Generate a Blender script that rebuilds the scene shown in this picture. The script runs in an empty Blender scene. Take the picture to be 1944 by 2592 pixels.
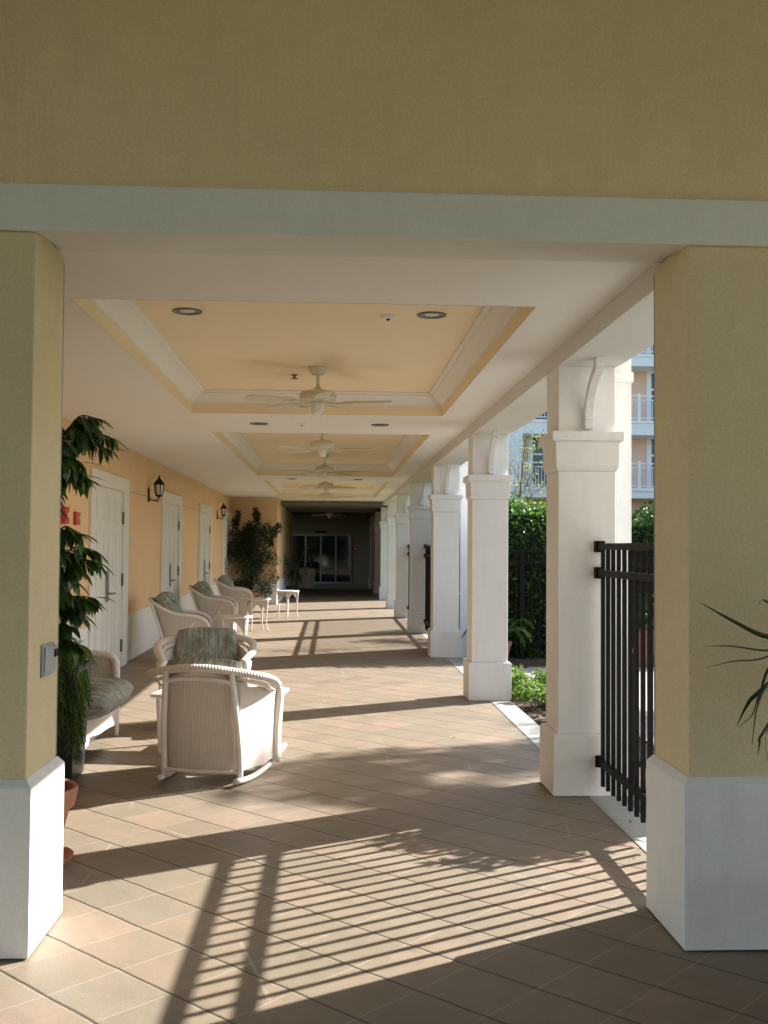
import bpy, math, random
from mathutils import Vector, Matrix, Quaternion
random.seed(7)
sc = bpy.context.scene
col = sc.collection
PI = math.pi
R = math.radians

# ------------------------------------------------------------------ materials
MATS = {}
def newmat(name):
    m = bpy.data.materials.new(name); m.use_nodes = True
    nt = m.node_tree; nt.nodes.clear()
    out = nt.nodes.new('ShaderNodeOutputMaterial')
    b = nt.nodes.new('ShaderNodeBsdfPrincipled')
    nt.links.new(b.outputs[0], out.inputs[0])
    MATS[name] = m
    return m, nt, b
def N(nt, t, **kw):
    n = nt.nodes.new(t)
    for k, v in kw.items():
        if k.startswith('i_'): n.inputs[k[2:].replace('_', ' ')].default_value = v
        else: setattr(n, k, v)
    return n
def math_(nt, op, a, b=None, c=None):
    n = nt.nodes.new('ShaderNodeMath'); n.operation = op
    for i, v in enumerate((a, b, c)):
        if v is None: continue
        if isinstance(v, (int, float)): n.inputs[i].default_value = v
        else: nt.links.new(v, n.inputs[i])
    return n.outputs[0]
def ramp(nt, fac, stops):
    n = nt.nodes.new('ShaderNodeValToRGB')
    e = n.color_ramp.elements
    while len(e) < len(stops): e.new(0.5)
    for i, (p, c) in enumerate(stops):
        e[i].position = p; e[i].color = (*c, 1) if len(c) == 3 else c
    nt.links.new(fac, n.inputs[0])
    return n.outputs[0]
def mix(nt, fac, a, b, mode='MIX'):
    n = nt.nodes.new('ShaderNodeMix'); n.data_type = 'RGBA'; n.blend_type = mode
    for sock, v in ((0, fac), (6, a), (7, b)):
        if isinstance(v, (int, float)): n.inputs[sock].default_value = v
        elif isinstance(v, tuple): n.inputs[sock].default_value = (*v, 1) if len(v) == 3 else v
        else: nt.links.new(v, n.inputs[sock])
    return n.outputs[2]
def coords(nt, kind='Object'):
    return nt.nodes.new('ShaderNodeTexCoord').outputs[kind]
def noise(nt, vec, scale, detail=3, rough=0.55):
    n = nt.nodes.new('ShaderNodeTexNoise'); n.inputs['Scale'].default_value = scale
    n.inputs['Detail'].default_value = detail; n.inputs['Roughness'].default_value = rough
    nt.links.new(vec, n.inputs['Vector'])
    return n.outputs['Fac']
def bump(nt, b, h, strength, dist=0.01):
    n = nt.nodes.new('ShaderNodeBump'); n.inputs['Strength'].default_value = strength
    n.inputs['Distance'].default_value = dist
    nt.links.new(h, n.inputs['Height']); nt.links.new(n.outputs[0], b.inputs['Normal'])
def scaled(nt, vec, s):
    n = nt.nodes.new('ShaderNodeMapping'); n.inputs['Scale'].default_value = s
    nt.links.new(vec, n.inputs['Vector']); return n.outputs[0]

def stucco(name, c, var=0.06, bs=0.25, rough=0.85, fine=160, dirt=0.0):
    m, nt, b = newmat(name)
    v = nt.nodes.new('ShaderNodeNewGeometry').outputs['Position']
    big = math_(nt, 'ADD', math_(nt, 'MULTIPLY', noise(nt, v, 1.1, 5, 0.6), 0.65), math_(nt, 'MULTIPLY', noise(nt, v, 11, 4, 0.65), 0.35)); sm = noise(nt, v, fine, 3, 0.65)
    lo = tuple(x * (1 - var * 2) for x in c); hi = tuple(min(1, x * (1 + var)) for x in c)
    colr = ramp(nt, big, [(0.3, lo), (0.7, hi)])
    if dirt:
        st = noise(nt, scaled(nt, v, (14, 14, 1.6)), 1.0, 4)
        colr = mix(nt, math_(nt, 'MULTIPLY', math_(nt, 'GREATER_THAN', st, 0.0), math_(nt, 'MULTIPLY', math_(nt, 'SUBTRACT', st, 0.5), dirt)), colr, (0.25, 0.22, 0.16))
    gr = noise(nt, v, 95, 2, 0.7)
    colr = mix(nt, 0.10 if bs < 0.5 else 0.2, colr, ramp(nt, gr, [(0.32, tuple(x * 0.45 for x in c)), (0.68, tuple(min(1, x * 1.35) for x in c))]))
    nt.links.new(colr, b.inputs['Base Color'])
    b.inputs['Roughness'].default_value = rough
    bump(nt, b, math_(nt, 'ADD', sm, math_(nt, 'MULTIPLY', noise(nt, v, 35, 3), 0.6)), bs, 0.004)
    return m
def plain(name, c, rough=0.5, metal=0.0, var=0.08, scale=6, coat=0.0):
    m, nt, b = newmat(name)
    v = coords(nt)
    f = noise(nt, v, scale, 3)
    nt.links.new(ramp(nt, f, [(0.3, tuple(x * (1 - var) for x in c)), (0.7, tuple(min(1, x * (1 + var)) for x in c))]), b.inputs['Base Color'])
    b.inputs['Roughness'].default_value = rough; b.inputs['Metallic'].default_value = metal
    bump(nt, b, noise(nt, v, 60, 2), 0.06, 0.003)
    if name in ('black_powder_coat', 'dark_bronze_iron'): b.inputs['Specular IOR Level'].default_value = 0.12
    return m
def leafmat(name, dark, light, rough=0.4, trans=0.25):
    m, nt, b = newmat(name)
    g = nt.nodes.new('ShaderNodeNewGeometry')
    f = g.outputs['Random Per Island']
    c = ramp(nt, f, [(0.0, dark), (0.65, tuple((a + d) / 2 for a, d in zip(dark, light))), (1.0, light)])
    nt.links.new(c, b.inputs['Base Color'])
    b.inputs['Roughness'].default_value = rough
    t = nt.nodes.new('ShaderNodeBsdfTranslucent')
    nt.links.new(mix(nt, 1.0, c, (1.9, 2.0, 0.9), 'MULTIPLY'), t.inputs[0])
    ms = nt.nodes.new('ShaderNodeMixShader'); ms.inputs[0].default_value = trans
    out = [n for n in nt.nodes if n.type == 'OUTPUT_MATERIAL'][0]
    nt.links.new(b.outputs[0], ms.inputs[1]); nt.links.new(t.outputs[0], ms.inputs[2]); nt.links.new(ms.outputs[0], out.inputs[0])
    return m

M_portal = stucco('khaki_yellow_stucco', (0.785, 0.625, 0.375), 0.07, 0.8, dirt=0.3)
M_pier = stucco('warm_yellow_stucco', (0.70, 0.59, 0.375), 0.07, 0.8, dirt=0.3)
M_trim = stucco('painted_white_trim', (0.72, 0.73, 0.69), 0.04, 0.35, dirt=0.3)
M_white = stucco('white_painted_stucco', (0.78, 0.785, 0.785), 0.04, 0.4, dirt=0.35)
M_column = stucco('white_column_paint', (0.80, 0.805, 0.815), 0.03, 0.3, dirt=0.35)
M_ceil = stucco('cream_ceiling_paint', (0.82, 0.79, 0.74), 0.02, 0.15)
M_soffit = stucco('soffit_paint', (0.74, 0.70, 0.64), 0.02, 0.15)
M_tray = stucco('peach_ceiling_paint', (0.88, 0.72, 0.49), 0.03, 0.12)
M_crown = stucco('crown_white_paint', (0.80, 0.77, 0.71), 0.02, 0.08)
M_peach = stucco('peach_wall_stucco', (0.78, 0.535, 0.32), 0.04, 0.3)
M_door = plain('door_white_enamel', (0.76, 0.755, 0.73), 0.4, 0, 0.03)
M_doorgroove = plain('joint_shadow_paint', (0.30, 0.27, 0.23), 0.8)
M_black = plain('black_powder_coat', (0.009, 0.0085, 0.009), 0.5, 0.0, 0.2, 20)
M_iron = plain('dark_bronze_iron', (0.022, 0.018, 0.016), 0.45, 0.3, 0.2, 20)
M_steel = plain('brushed_steel', (0.35, 0.34, 0.33), 0.35, 0.9)
M_hinge = plain('dull_brass', (0.20, 0.16, 0.10), 0.45, 0.7)
M_fan = plain('cream_fan_enamel', (0.66, 0.61, 0.49), 0.35, 0, 0.03)
M_blade = plain('pale_fan_blade', (0.62, 0.56, 0.40), 0.5, 0, 0.05)
M_greybox = plain('grey_box_metal', (0.33, 0.36, 0.38), 0.45, 0.2)
M_terra = plain('terracotta', (0.44, 0.19, 0.115), 0.8, 0, 0.2, 9)
M_soil = plain('potting_soil', (0.035, 0.026, 0.02), 0.95, 0, 0.4, 40)
M_planter = plain('dark_green_planter', (0.016, 0.024, 0.026), 0.4, 0, 0.15)
M_bark = plain('grey_bark', (0.10, 0.075, 0.05), 0.9, 0, 0.4, 25)
M_red = plain('alarm_red', (0.55, 0.05, 0.045), 0.4)
M_frost = plain('frosted_glass', (0.62, 0.58, 0.48), 0.25)
M_canlens = plain('can_light_baffle', (0.20, 0.18, 0.155), 0.35, 0.5)
M_darkcan = plain('dark_can_baffle', (0.05, 0.045, 0.04), 0.4, 0.3)
M_alu = plain('dull_aluminium', (0.16, 0.16, 0.165), 0.4, 0.6)
M_brass = plain('aged_brass', (0.12, 0.08, 0.04), 0.5, 0.7)
M_plaque = plain('pale_green_plastic', (0.52, 0.62, 0.55), 0.4)
M_concrete = stucco('pale_concrete', (0.40, 0.40, 0.375), 0.08, 0.4, 0.9, 90)
M_passage_shade = stucco('passage_shade_taupe', (0.15, 0.13, 0.105), 0.04, 0.2)  # dark tone puts the far passage's deep shade into wall and ceiling colour
M_wood = plain('brown_soffit_boards', (0.22, 0.17, 0.12), 0.6)
M_drive = stucco('grey_drive', (0.20, 0.20, 0.195), 0.08, 0.5)
M_opp = stucco('pale_yellow_stucco', (0.78, 0.68, 0.49), 0.04, 0.3)
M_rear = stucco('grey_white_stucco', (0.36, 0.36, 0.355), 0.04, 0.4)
M_beam = stucco('beam_paint', (0.69, 0.675, 0.64), 0.03, 0.2)
M_bwall = stucco('apricot_render', (0.86, 0.57, 0.44), 0.04, 0.1)
M_bwhite = stucco('white_render', (0.88, 0.89, 0.90), 0.02, 0.1)
M_ficus = leafmat('ficus_leaf', (0.018, 0.045, 0.012), (0.075, 0.16, 0.035), 0.32, 0.28)
M_fern = leafmat('fern_leaf', (0.04, 0.085, 0.018), (0.12, 0.21, 0.04), 0.5, 0.4)
M_hedge = leafmat('hedge_leaf', (0.026, 0.07, 0.013), (0.11, 0.21, 0.04), 0.32, 0.4)
M_shrub = leafmat('shrub_leaf', (0.06, 0.12, 0.025), (0.16, 0.25, 0.06), 0.45, 0.35)
M_willow = leafmat('willow_leaf', (0.10, 0.15, 0.05), (0.25, 0.30, 0.13), 0.5, 0.4)
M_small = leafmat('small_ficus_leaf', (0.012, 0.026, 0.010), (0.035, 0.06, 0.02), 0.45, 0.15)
M_blade_leaf = leafmat('dracaena_blade', (0.012, 0.022, 0.010), (0.03, 0.045, 0.02), 0.35, 0.1)
M_palm = leafmat('palm_leaflet', (0.05, 0.11, 0.02), (0.15, 0.27, 0.05), 0.4, 0.45)
M_litter = leafmat('dry_leaf', (0.10, 0.06, 0.03), (0.32, 0.22, 0.12), 0.8, 0.1)
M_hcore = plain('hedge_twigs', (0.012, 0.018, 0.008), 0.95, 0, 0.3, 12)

# dark tinted glass
m, nt, b = newmat('dark_tinted_glass')
b.inputs['Base Color'].default_value = (0.006, 0.007, 0.007, 1); b.inputs['Roughness'].default_value = 0.04
b.inputs['IOR'].default_value = 1.5
v = coords(nt); bump(nt, b, noise(nt, v, 1.2, 1), 0.02, 0.02)
M_glass = m
m, nt, b = newmat('blue_window_glass')
b.inputs['Base Color'].default_value = (0.05, 0.075, 0.10, 1); b.inputs['Roughness'].default_value = 0.06
v = coords(nt); bump(nt, b, noise(nt, v, 0.8, 1), 0.03, 0.02)
M_bglass = m

# patio pavers laid on the diagonal
m, nt, b = newmat('diagonal_pavers')
g = nt.nodes.new('ShaderNodeNewGeometry').outputs['Position']
sep = nt.nodes.new('ShaderNodeSeparateXYZ'); nt.links.new(g, sep.inputs[0])
wob = math_(nt, 'MULTIPLY', math_(nt, 'SUBTRACT', noise(nt, g, 5.0, 2), 0.5), 0.016)
s_ = math_(nt, 'ADD', math_(nt, 'MULTIPLY', math_(nt, 'ADD', sep.outputs[0], sep.outputs[1]), 0.70710678), wob)
t_ = math_(nt, 'ADD', math_(nt, 'MULTIPLY', math_(nt, 'SUBTRACT', sep.outputs[1], sep.outputs[0]), 0.70710678), wob)
P = 0.3112
si = math_(nt, 'DIVIDE', math_(nt, 'SUBTRACT', s_, 2.015 - 10 * P), P)
sf = math_(nt, 'FRACT', si); sc_ = math_(nt, 'FLOOR', si)
ti = math_(nt, 'DIVIDE', math_(nt, 'SUBTRACT', t_, 3.12 - 40 * P), P)
tf = math_(nt, 'FRACT', ti); tc_ = math_(nt, 'FLOOR', ti)
cmb = nt.nodes.new('ShaderNodeCombineXYZ'); nt.links.new(sc_, cmb.inputs[0]); nt.links.new(tc_, cmb.inputs[1])
wn = nt.nodes.new('ShaderNodeTexWhiteNoise'); wn.noise_dimensions = '2D'; nt.links.new(cmb.outputs[0], wn.inputs['Vector'])
st = nt.nodes.new('ShaderNodeCombineXYZ')
nt.links.new(math_(nt, 'MULTIPLY', s_, 5.0), st.inputs[0]); nt.links.new(math_(nt, 'MULTIPLY', t_, 2.2), st.inputs[1]); nt.links.new(math_(nt, 'MULTIPLY', wn.outputs[0], 20), st.inputs[2])
smear = noise(nt, st.outputs[0], 1.6, 4, 0.6)
base = ramp(nt, wn.outputs[0], [(0.0, (0.165, 0.142, 0.108)), (0.2, (0.28, 0.215, 0.155)), (0.4, (0.20, 0.18, 0.14)), (0.6, (0.33, 0.235, 0.178)), (0.8, (0.22, 0.19, 0.135)), (1.0, (0.29, 0.25, 0.195))])
base = mix(nt, math_(nt, 'MULTIPLY', math_(nt, 'GREATER_THAN', wn.outputs[0], 0.0), ramp(nt, smear, [(0.38, (0, 0, 0)), (0.72, (0.75, 0.75, 0.75))])), base, (0.165, 0.145, 0.108))
pink = noise(nt, st.outputs[0], 0.9, 3)
base = mix(nt, ramp(nt, pink, [(0.5, (0, 0, 0)), (0.72, (0.55, 0.55, 0.55))]), base, (0.30, 0.20, 0.155))
grain = noise(nt, g, 130, 3, 0.7)
base = mix(nt, 0.30, base, ramp(nt, grain, [(0.3, (0.10, 0.082, 0.06)), (0.7, (0.40, 0.35, 0.28))]))
macro = noise(nt, g, 0.45, 3)
base = mix(nt, ramp(nt, macro, [(0.4, (0, 0, 0)), (0.75, (0.35, 0.35, 0.35))]), base, (0.19, 0.165, 0.12))
spot = noise(nt, g, 7.5, 4, 0.7)
base = mix(nt, ramp(nt, spot, [(0.60, (0, 0, 0)), (0.72, (0.5, 0.5, 0.5))]), base, (0.13, 0.105, 0.075))
scv = nt.nodes.new('ShaderNodeTexVoronoi'); scv.feature = 'DISTANCE_TO_EDGE'; scv.inputs['Scale'].default_value = 0.9
nt.links.new(g, scv.inputs['Vector'])
scm = math_(nt, 'MULTIPLY', math_(nt, 'LESS_THAN', scv.outputs['Distance'], 0.004), math_(nt, 'GREATER_THAN', noise(nt, g, 1.7, 2), 0.56))
base = mix(nt, math_(nt, 'MULTIPLY', scm, 0.4), base, (0.42, 0.38, 0.31))
base = mix(nt, 1.0, base, (1.03, 1.0, 0.955), 'MULTIPLY')
ja = math_(nt, 'MINIMUM', sf, math_(nt, 'SUBTRACT', 1.0, sf))
jb = math_(nt, 'MINIMUM', tf, math_(nt, 'SUBTRACT', 1.0, tf))
# chips along the joints
chip = math_(nt, 'MULTIPLY', math_(nt, 'SUBTRACT', noise(nt, g, 22, 3), 0.5), 0.018)
ma = math_(nt, 'LESS_THAN', math_(nt, 'ADD', ja, chip), 0.0165)
mb = math_(nt, 'LESS_THAN', math_(nt, 'ADD', jb, chip), 0.009)
base = mix(nt, math_(nt, 'MULTIPLY', mb, 0.8), base, (0.37, 0.32, 0.245))
base = mix(nt, math_(nt, 'MULTIPLY', ma, 0.85), base, (0.05, 0.038, 0.026))
nt.links.new(base, b.inputs['Base Color'])
b.inputs['Roughness'].default_value = 0.55
hh = math_(nt, 'ADD', math_(nt, 'MULTIPLY', grain, 0.12), math_(nt, 'MULTIPLY', math_(nt, 'MINIMUM', math_(nt, 'MULTIPLY', ja, 28), 1.0), 1.0))
hh = math_(nt, 'ADD', hh, math_(nt, 'MULTIPLY', math_(nt, 'MINIMUM', math_(nt, 'MULTIPLY', jb, 28), 1.0), 0.2))
bump(nt, b, hh, 0.5, 0.006)
M_paver = m

# garden pavers (light concrete blocks)
m, nt, b = newmat('light_block_paving')
g = nt.nodes.new('ShaderNodeNewGeometry').outputs['Position']
br = nt.nodes.new('ShaderNodeTexBrick'); br.inputs['Scale'].default_value = 1.0
br.inputs['Brick Width'].default_value = 0.22; br.inputs['Row Height'].default_value = 0.11; br.inputs['Mortar Size'].default_value = 0.006
br.inputs['Color1'].default_value = (0.42, 0.41, 0.385, 1); br.inputs['Color2'].default_value = (0.34, 0.33, 0.31, 1); br.inputs['Mortar'].default_value = (0.25, 0.23, 0.2, 1)
nt.links.new(g, br.inputs['Vector']); nt.links.new(br.outputs['Color'], b.inputs['Base Color']); b.inputs['Roughness'].default_value = 0.85
bump(nt, b, br.outputs['Fac'], -0.4, 0.005)
M_block = m

# lawn
m, nt, b = newmat('lawn_turf')
g = nt.nodes.new('ShaderNodeNewGeometry').outputs['Position']
f = math_(nt, 'ADD', math_(nt, 'MULTIPLY', noise(nt, g, 0.6, 4), 0.6), math_(nt, 'MULTIPLY', noise(nt, g, 30, 3), 0.4))
nt.links.new(ramp(nt, f, [(0.35, (0.035, 0.07, 0.014)), (0.65, (0.10, 0.15, 0.035))]), b.inputs['Base Color']); b.inputs['Roughness'].default_value = 0.9
bump(nt, b, noise(nt, g, 40, 3), 0.8, 0.03)
M_lawn = m
# mulch
m, nt, b = newmat('bark_mulch')
g = nt.nodes.new('ShaderNodeNewGeometry').outputs['Position']
vo = nt.nodes.new('ShaderNodeTexVoronoi'); vo.inputs['Scale'].default_value = 24; nt.links.new(scaled(nt, g, (1, 2.2, 1)), vo.inputs['Vector'])
nt.links.new(ramp(nt, vo.outputs['Color'], [(0.1, (0.035, 0.022, 0.014)), (0.6, (0.11, 0.075, 0.05)), (0.95, (0.24, 0.18, 0.13))]), b.inputs['Base Color']); b.inputs['Roughness'].default_value = 0.95
bump(nt, b, vo.outputs['Distance'], 0.9, 0.02)
M_mulch = m

# wicker weave (uses UV in metres: u across the upright stakes, v along them)
def wicker(name, c_hi, c_lo, pitch=0.0125):
    m, nt, b = newmat(name)
    uv = coords(nt, 'UV')
    sp = nt.nodes.new('ShaderNodeSeparateXYZ'); nt.links.new(uv, sp.inputs[0])
    wv = math_(nt, 'MULTIPLY', noise(nt, uv, 30, 2), 0.004)
    a = math_(nt, 'SINE', math_(nt, 'MULTIPLY', math_(nt, 'ADD', sp.outputs[0], wv), 2 * PI / pitch))
    c = math_(nt, 'SINE', math_(nt, 'ADD', math_(nt, 'MULTIPLY', sp.outputs[1], 2 * PI / 0.008), math_(nt, 'MULTIPLY', math_(nt, 'FLOOR', math_(nt, 'DIVIDE', sp.outputs[0], pitch)), PI)))
    h = math_(nt, 'ADD', math_(nt, 'MULTIPLY', a, 0.5), math_(nt, 'MULTIPLY', c, 0.16))
    var = noise(nt, uv, 14, 3)
    colr = mix(nt, ramp(nt, h, [(0.0, (1, 1, 1)), (0.35, (0, 0, 0))]), c_hi, c_lo)  # weave gaps tinted darker, the shade in them put into the colour
    colr = mix(nt, ramp(nt, var, [(0.45, (0, 0, 0)), (0.8, (0.35, 0.35, 0.35))]), colr, tuple(x * 0.8 for x in c_hi))
    nt.links.new(colr, b.inputs['Base Color']); b.inputs['Roughness'].default_value = 0.6
    bump(nt, b, h, 0.45, 0.004)
    return m
M_wick = wicker('white_wicker_weave', (0.82, 0.755, 0.70), (0.52, 0.45, 0.40))
def braid(name, c):
    m, nt, b = newmat(name)
    uv = coords(nt, 'UV')
    sp = nt.nodes.new('ShaderNodeSeparateXYZ'); nt.links.new(uv, sp.inputs[0])
    a = math_(nt, 'SINE', math_(nt, 'ADD', math_(nt, 'MULTIPLY', sp.outputs[0], 2 * PI / 0.019), math_(nt, 'MULTIPLY', sp.outputs[1], 2 * PI * 2)))
    nt.links.new(ramp(nt, math_(nt, 'ADD', math_(nt, 'MULTIPLY', a, 0.5), 0.5), [(0.0, tuple(x * 0.72 for x in c)), (0.4, c)]), b.inputs['Base Color'])
    b.inputs['Roughness'].default_value = 0.6
    bump(nt, b, a, 0.5, 0.004)
    return m
M_braid = braid('white_wicker_braid', (0.80, 0.735, 0.69))
M_rattan = plain('white_painted_rattan', (0.80, 0.745, 0.70), 0.5, 0, 0.06, 14)
# striped cushion cloth
m, nt, b = newmat('striped_cushion_cloth')
uv = coords(nt, 'UV')
s1 = noise(nt, scaled(nt, uv, (70, 3.0, 1)), 1.0, 4, 0.7)
s2 = noise(nt, scaled(nt, uv, (16, 1.0, 1)), 1.0, 2)
c1 = ramp(nt, s1, [(0.3, (0.07, 0.08, 0.065)), (0.45, (0.20, 0.22, 0.185)), (0.58, (0.36, 0.37, 0.32)), (0.75, (0.52, 0.51, 0.45))])
c1 = mix(nt, ramp(nt, s2, [(0.5, (0, 0, 0)), (0.68, (0.6, 0.6, 0.6))]), c1, (0.19, 0.26, 0.23))
fl = noise(nt, uv, 17, 3, 0.6); fl2 = noise(nt, scaled(nt, uv, (1.3, 1, 1)), 11, 2)
c1 = mix(nt, ramp(nt, fl, [(0.54, (0, 0, 0)), (0.62, (0.6, 0.6, 0.6))]), c1, (0.46, 0.44, 0.38))
c1 = mix(nt, ramp(nt, fl2, [(0.58, (0, 0, 0)), (0.66, (0.5, 0.5, 0.5))]), c1, (0.13, 0.15, 0.12))
nt.links.new(c1, b.inputs['Base Color']); b.inputs['Roughness'].default_value = 0.9
bump(nt, b, math_(nt, 'ADD', s1, noise(nt, uv, 300, 2)), 0.35, 0.004)
M_cush = m

# ------------------------------------------------------------------ mesh builder
class MB:
    def __init__(s): s.v = []; s.f = []; s.uv = []; s.mi = []
    def add(s, vs, fs, uvs=None):
        o = len(s.v); s.v += [tuple(p) for p in vs]
        for i, f in enumerate(fs):
            s.f.append([o + k for k in f])
            s.uv.append(uvs[i] if uvs else [(s.v[o + k][0] + s.v[o + k][1], s.v[o + k][2]) for k in f])
        return s
    def box(s, a, b):
        x0, y0, z0 = a; x1, y1, z1 = b
        vs = [(x0, y0, z0), (x1, y0, z0), (x1, y1, z0), (x0, y1, z0), (x0, y0, z1), (x1, y0, z1), (x1, y1, z1), (x0, y1, z1)]
        return s.add(vs, [(0, 3, 2, 1), (4, 5, 6, 7), (0, 1, 5, 4), (1, 2, 6, 5), (2, 3, 7, 6), (3, 0, 4, 7)])
    def hexa(s, vs):
        return s.add(vs, [(0, 3, 2, 1), (4, 5, 6, 7), (0, 1, 5, 4), (1, 2, 6, 5), (2, 3, 7, 6), (3, 0, 4, 7)])
    def sqring(s, prof, cx, cy, hx, hy, cap=True):
        """square lathe: prof = [(offset, z)]"""
        vs = []; fs = []
        for o, z in prof:
            vs += [(cx - hx - o, cy - hy - o, z), (cx + hx + o, cy - hy - o, z), (cx + hx + o, cy + hy + o, z), (cx - hx - o, cy + hy + o, z)]
        n = len(prof)
        for i in range(n - 1):
            for k in range(4):
                a = 4 * i + k; b = 4 * i + (k + 1) % 4
                fs.append((a, b, b + 4, a + 4))
        if cap: fs += [(3, 2, 1, 0), tuple(4 * (n - 1) + k for k in range(4))]
        return s.add(vs, fs)
    def lathe(s, prof, seg=24, c=(0, 0, 0), cap=True):
        vs = []; fs = []
        for r, z in prof:
            for k in range(seg):
                a = 2 * PI * k / seg; vs.append((c[0] + r * math.cos(a), c[1] + r * math.sin(a), c[2] + z))
        for i in range(len(prof) - 1):
            for k in range(seg):
                a = i * seg + k; b = i * seg + (k + 1) % seg
                fs.append((a, b, b + seg, a + seg))
        if cap:
            fs.append(tuple(range(seg))[::-1]); o = (len(prof) - 1) * seg; fs.append(tuple(o + k for k in range(seg)))
        return s.add(vs, fs)
    def tube(s, pts, rad, seg=10, flat=1.0, closed=False, up=None):
        pts = [Vector(p) for p in pts]; n = len(pts)
        if not hasattr(rad, '__len__'): rad = [rad] * n
        vs = []; fs = []; uvs = []
        prev = None; L = 0; Ls = []
        for i, p in enumerate(pts):
            if i: L += (p - pts[i - 1]).length
            Ls.append(L)
            d = (pts[(i + 1) % n] - pts[i - 1]) if (closed or 0 < i < n - 1) else (pts[1] - pts[0] if i == 0 else pts[-1] - pts[-2])
            d.normalize()
            ref = Vector(up) if up else (prev if prev is not None else (Vector((0, 0, 1)) if abs(d.z) < 0.9 else Vector((1, 0, 0))))
            n1 = ref - d * ref.dot(d)
            if n1.length < 1e-5: n1 = d.orthogonal()
            n1.normalize(); prev = n1; n2 = d.cross(n1)
            for k in range(seg):
                a = 2 * PI * k / seg
                vs.append(p + (n1 * math.sin(a) * flat + n2 * math.cos(a)) * rad[i])
        m = n if closed else n - 1
        for i in range(m):
            j = (i + 1) % n
            for k in range(seg):
                k2 = (k + 1) % seg
                fs.append((i * seg + k, i * seg + k2, j * seg + k2, j * seg + k))
                l2 = Ls[j] if j else L + 0.05
                uvs.append([(Ls[i], k / seg), (Ls[i], (k + 1) / seg), (l2, (k + 1) / seg), (l2, k / seg)])
        if not closed:
            fs.append(tuple(range(seg))[::-1]); uvs.append([(0, 0)] * seg)
            o = (n - 1) * seg; fs.append(tuple(o + k for k in range(seg))); uvs.append([(L, 0)] * seg)
        return s.add(vs, fs, uvs)
    def grid(s, fn, nu, nv, lu, lv, thick=None):
        vs = []; fs = []; uvs = []
        for i in range(nu + 1):
            for j in range(nv + 1): vs.append(fn(i / nu, j / nv))
        q = lambda i, j: i * (nv + 1) + j
        for i in range(nu):
            for j in range(nv):
                fs.append((q(i, j), q(i + 1, j), q(i + 1, j + 1), q(i, j + 1)))
                uvs.append([(lu * a / nu, lv * c / nv) for a, c in ((i, j), (i + 1, j), (i + 1, j + 1), (i, j + 1))])
        return s.add(vs, fs, uvs)
    def extrude(s, poly, axis, a, b):
        """poly 2-D outline; axis 'x' -> poly is (y,z)"""
        def P(u, w, t):
            return {'x': (t, u, w), 'y': (u, t, w), 'z': (u, w, t)}[axis]
        n = len(poly)
        vs = [P(u, w, a) for u, w in poly] + [P(u, w, b) for u, w in poly]
        fs = [tuple(range(n))[::-1], tuple(range(n, 2 * n))] + [(i, (i + 1) % n, n + (i + 1) % n, n + i) for i in range(n)]
        return s.add(vs, fs)
    def leaf(s, p, d, nrm, L, W, curl=0.0, seg=2):
        """pointed leaf blade: base p, direction d"""
        p = Vector(p); d = Vector(d).normalized(); nrm = Vector(nrm); sd = d.cross(nrm)
        if sd.length < 1e-4: sd = d.orthogonal()
        sd.normalize(); nn = sd.cross(d)
        if seg <= 1:
            vs = [p, p + d * L * 0.45 + sd * W / 2 + nn * W * 0.12, p + d * L - nn * curl * L, p + d * L * 0.45 - sd * W / 2 + nn * W * 0.12]
            return s.add(vs, [(0, 1, 2, 3)], [[(0, 0)] * 4])
        vs = [p]; fs = []
        prof = [(0.3, 0.85), (0.62, 0.8)] if seg == 2 else [(0.15, 0.55), (0.35, 0.95), (0.6, 0.85), (0.82, 0.45)]
        for t, w in prof:
            c = p + d * L * t - nn * curl * L * t * t
            vs += [c + sd * W / 2 * w + nn * W * 0.1 * w, c - nn * 0, c - sd * W / 2 * w + nn * W * 0.1 * w]
        vs.append(p + d * L - nn * curl * L)
        fs = [(0, 1, 2), (0, 2, 3)]
        k = len(prof)
        for i in range(k - 1):
            a = 1 + 3 * i
            fs += [(a, a + 3, a + 4, a + 1), (a + 1, a + 4, a + 5, a + 2)]
        a = 1 + 3 * (k - 1); e = len(vs) - 1
        fs += [(a, e, a + 1), (a + 1, e, a + 2)]
        return s.add(vs, fs, [[(0, 0)] * len(f) for f in fs])
    def obj(s, name, mat, parent=None, smooth=False, bevel=0.0, angle=40, bseg=2):
        me = bpy.data.meshes.new(name); me.from_pydata(s.v, [], s.f); me.validate(clean_customdata=False)
        if len(me.polygons) == len(s.f):
            ul = me.uv_layers.new(name='UVMap'); k = 0
            flat = [c for u in s.uv for p in u for c in p]
            if len(flat) == 2 * len(me.loops): ul.data.foreach_set('uv', flat)
        me.materials.append(mat)
        if smooth:
            me.polygons.foreach_set('use_smooth', [True] * len(me.polygons))
            if angle < 180: me.set_sharp_from_angle(angle=R(angle))
        me.update()
        o = bpy.data.objects.new(name, me); col.objects.link(o)
        if parent: o.parent = parent
        if bevel:
            md = o.modifiers.new('edge', 'BEVEL'); md.width = bevel; md.segments = bseg; md.limit_method = 'ANGLE'; md.angle_limit = R(35)
        return o

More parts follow.
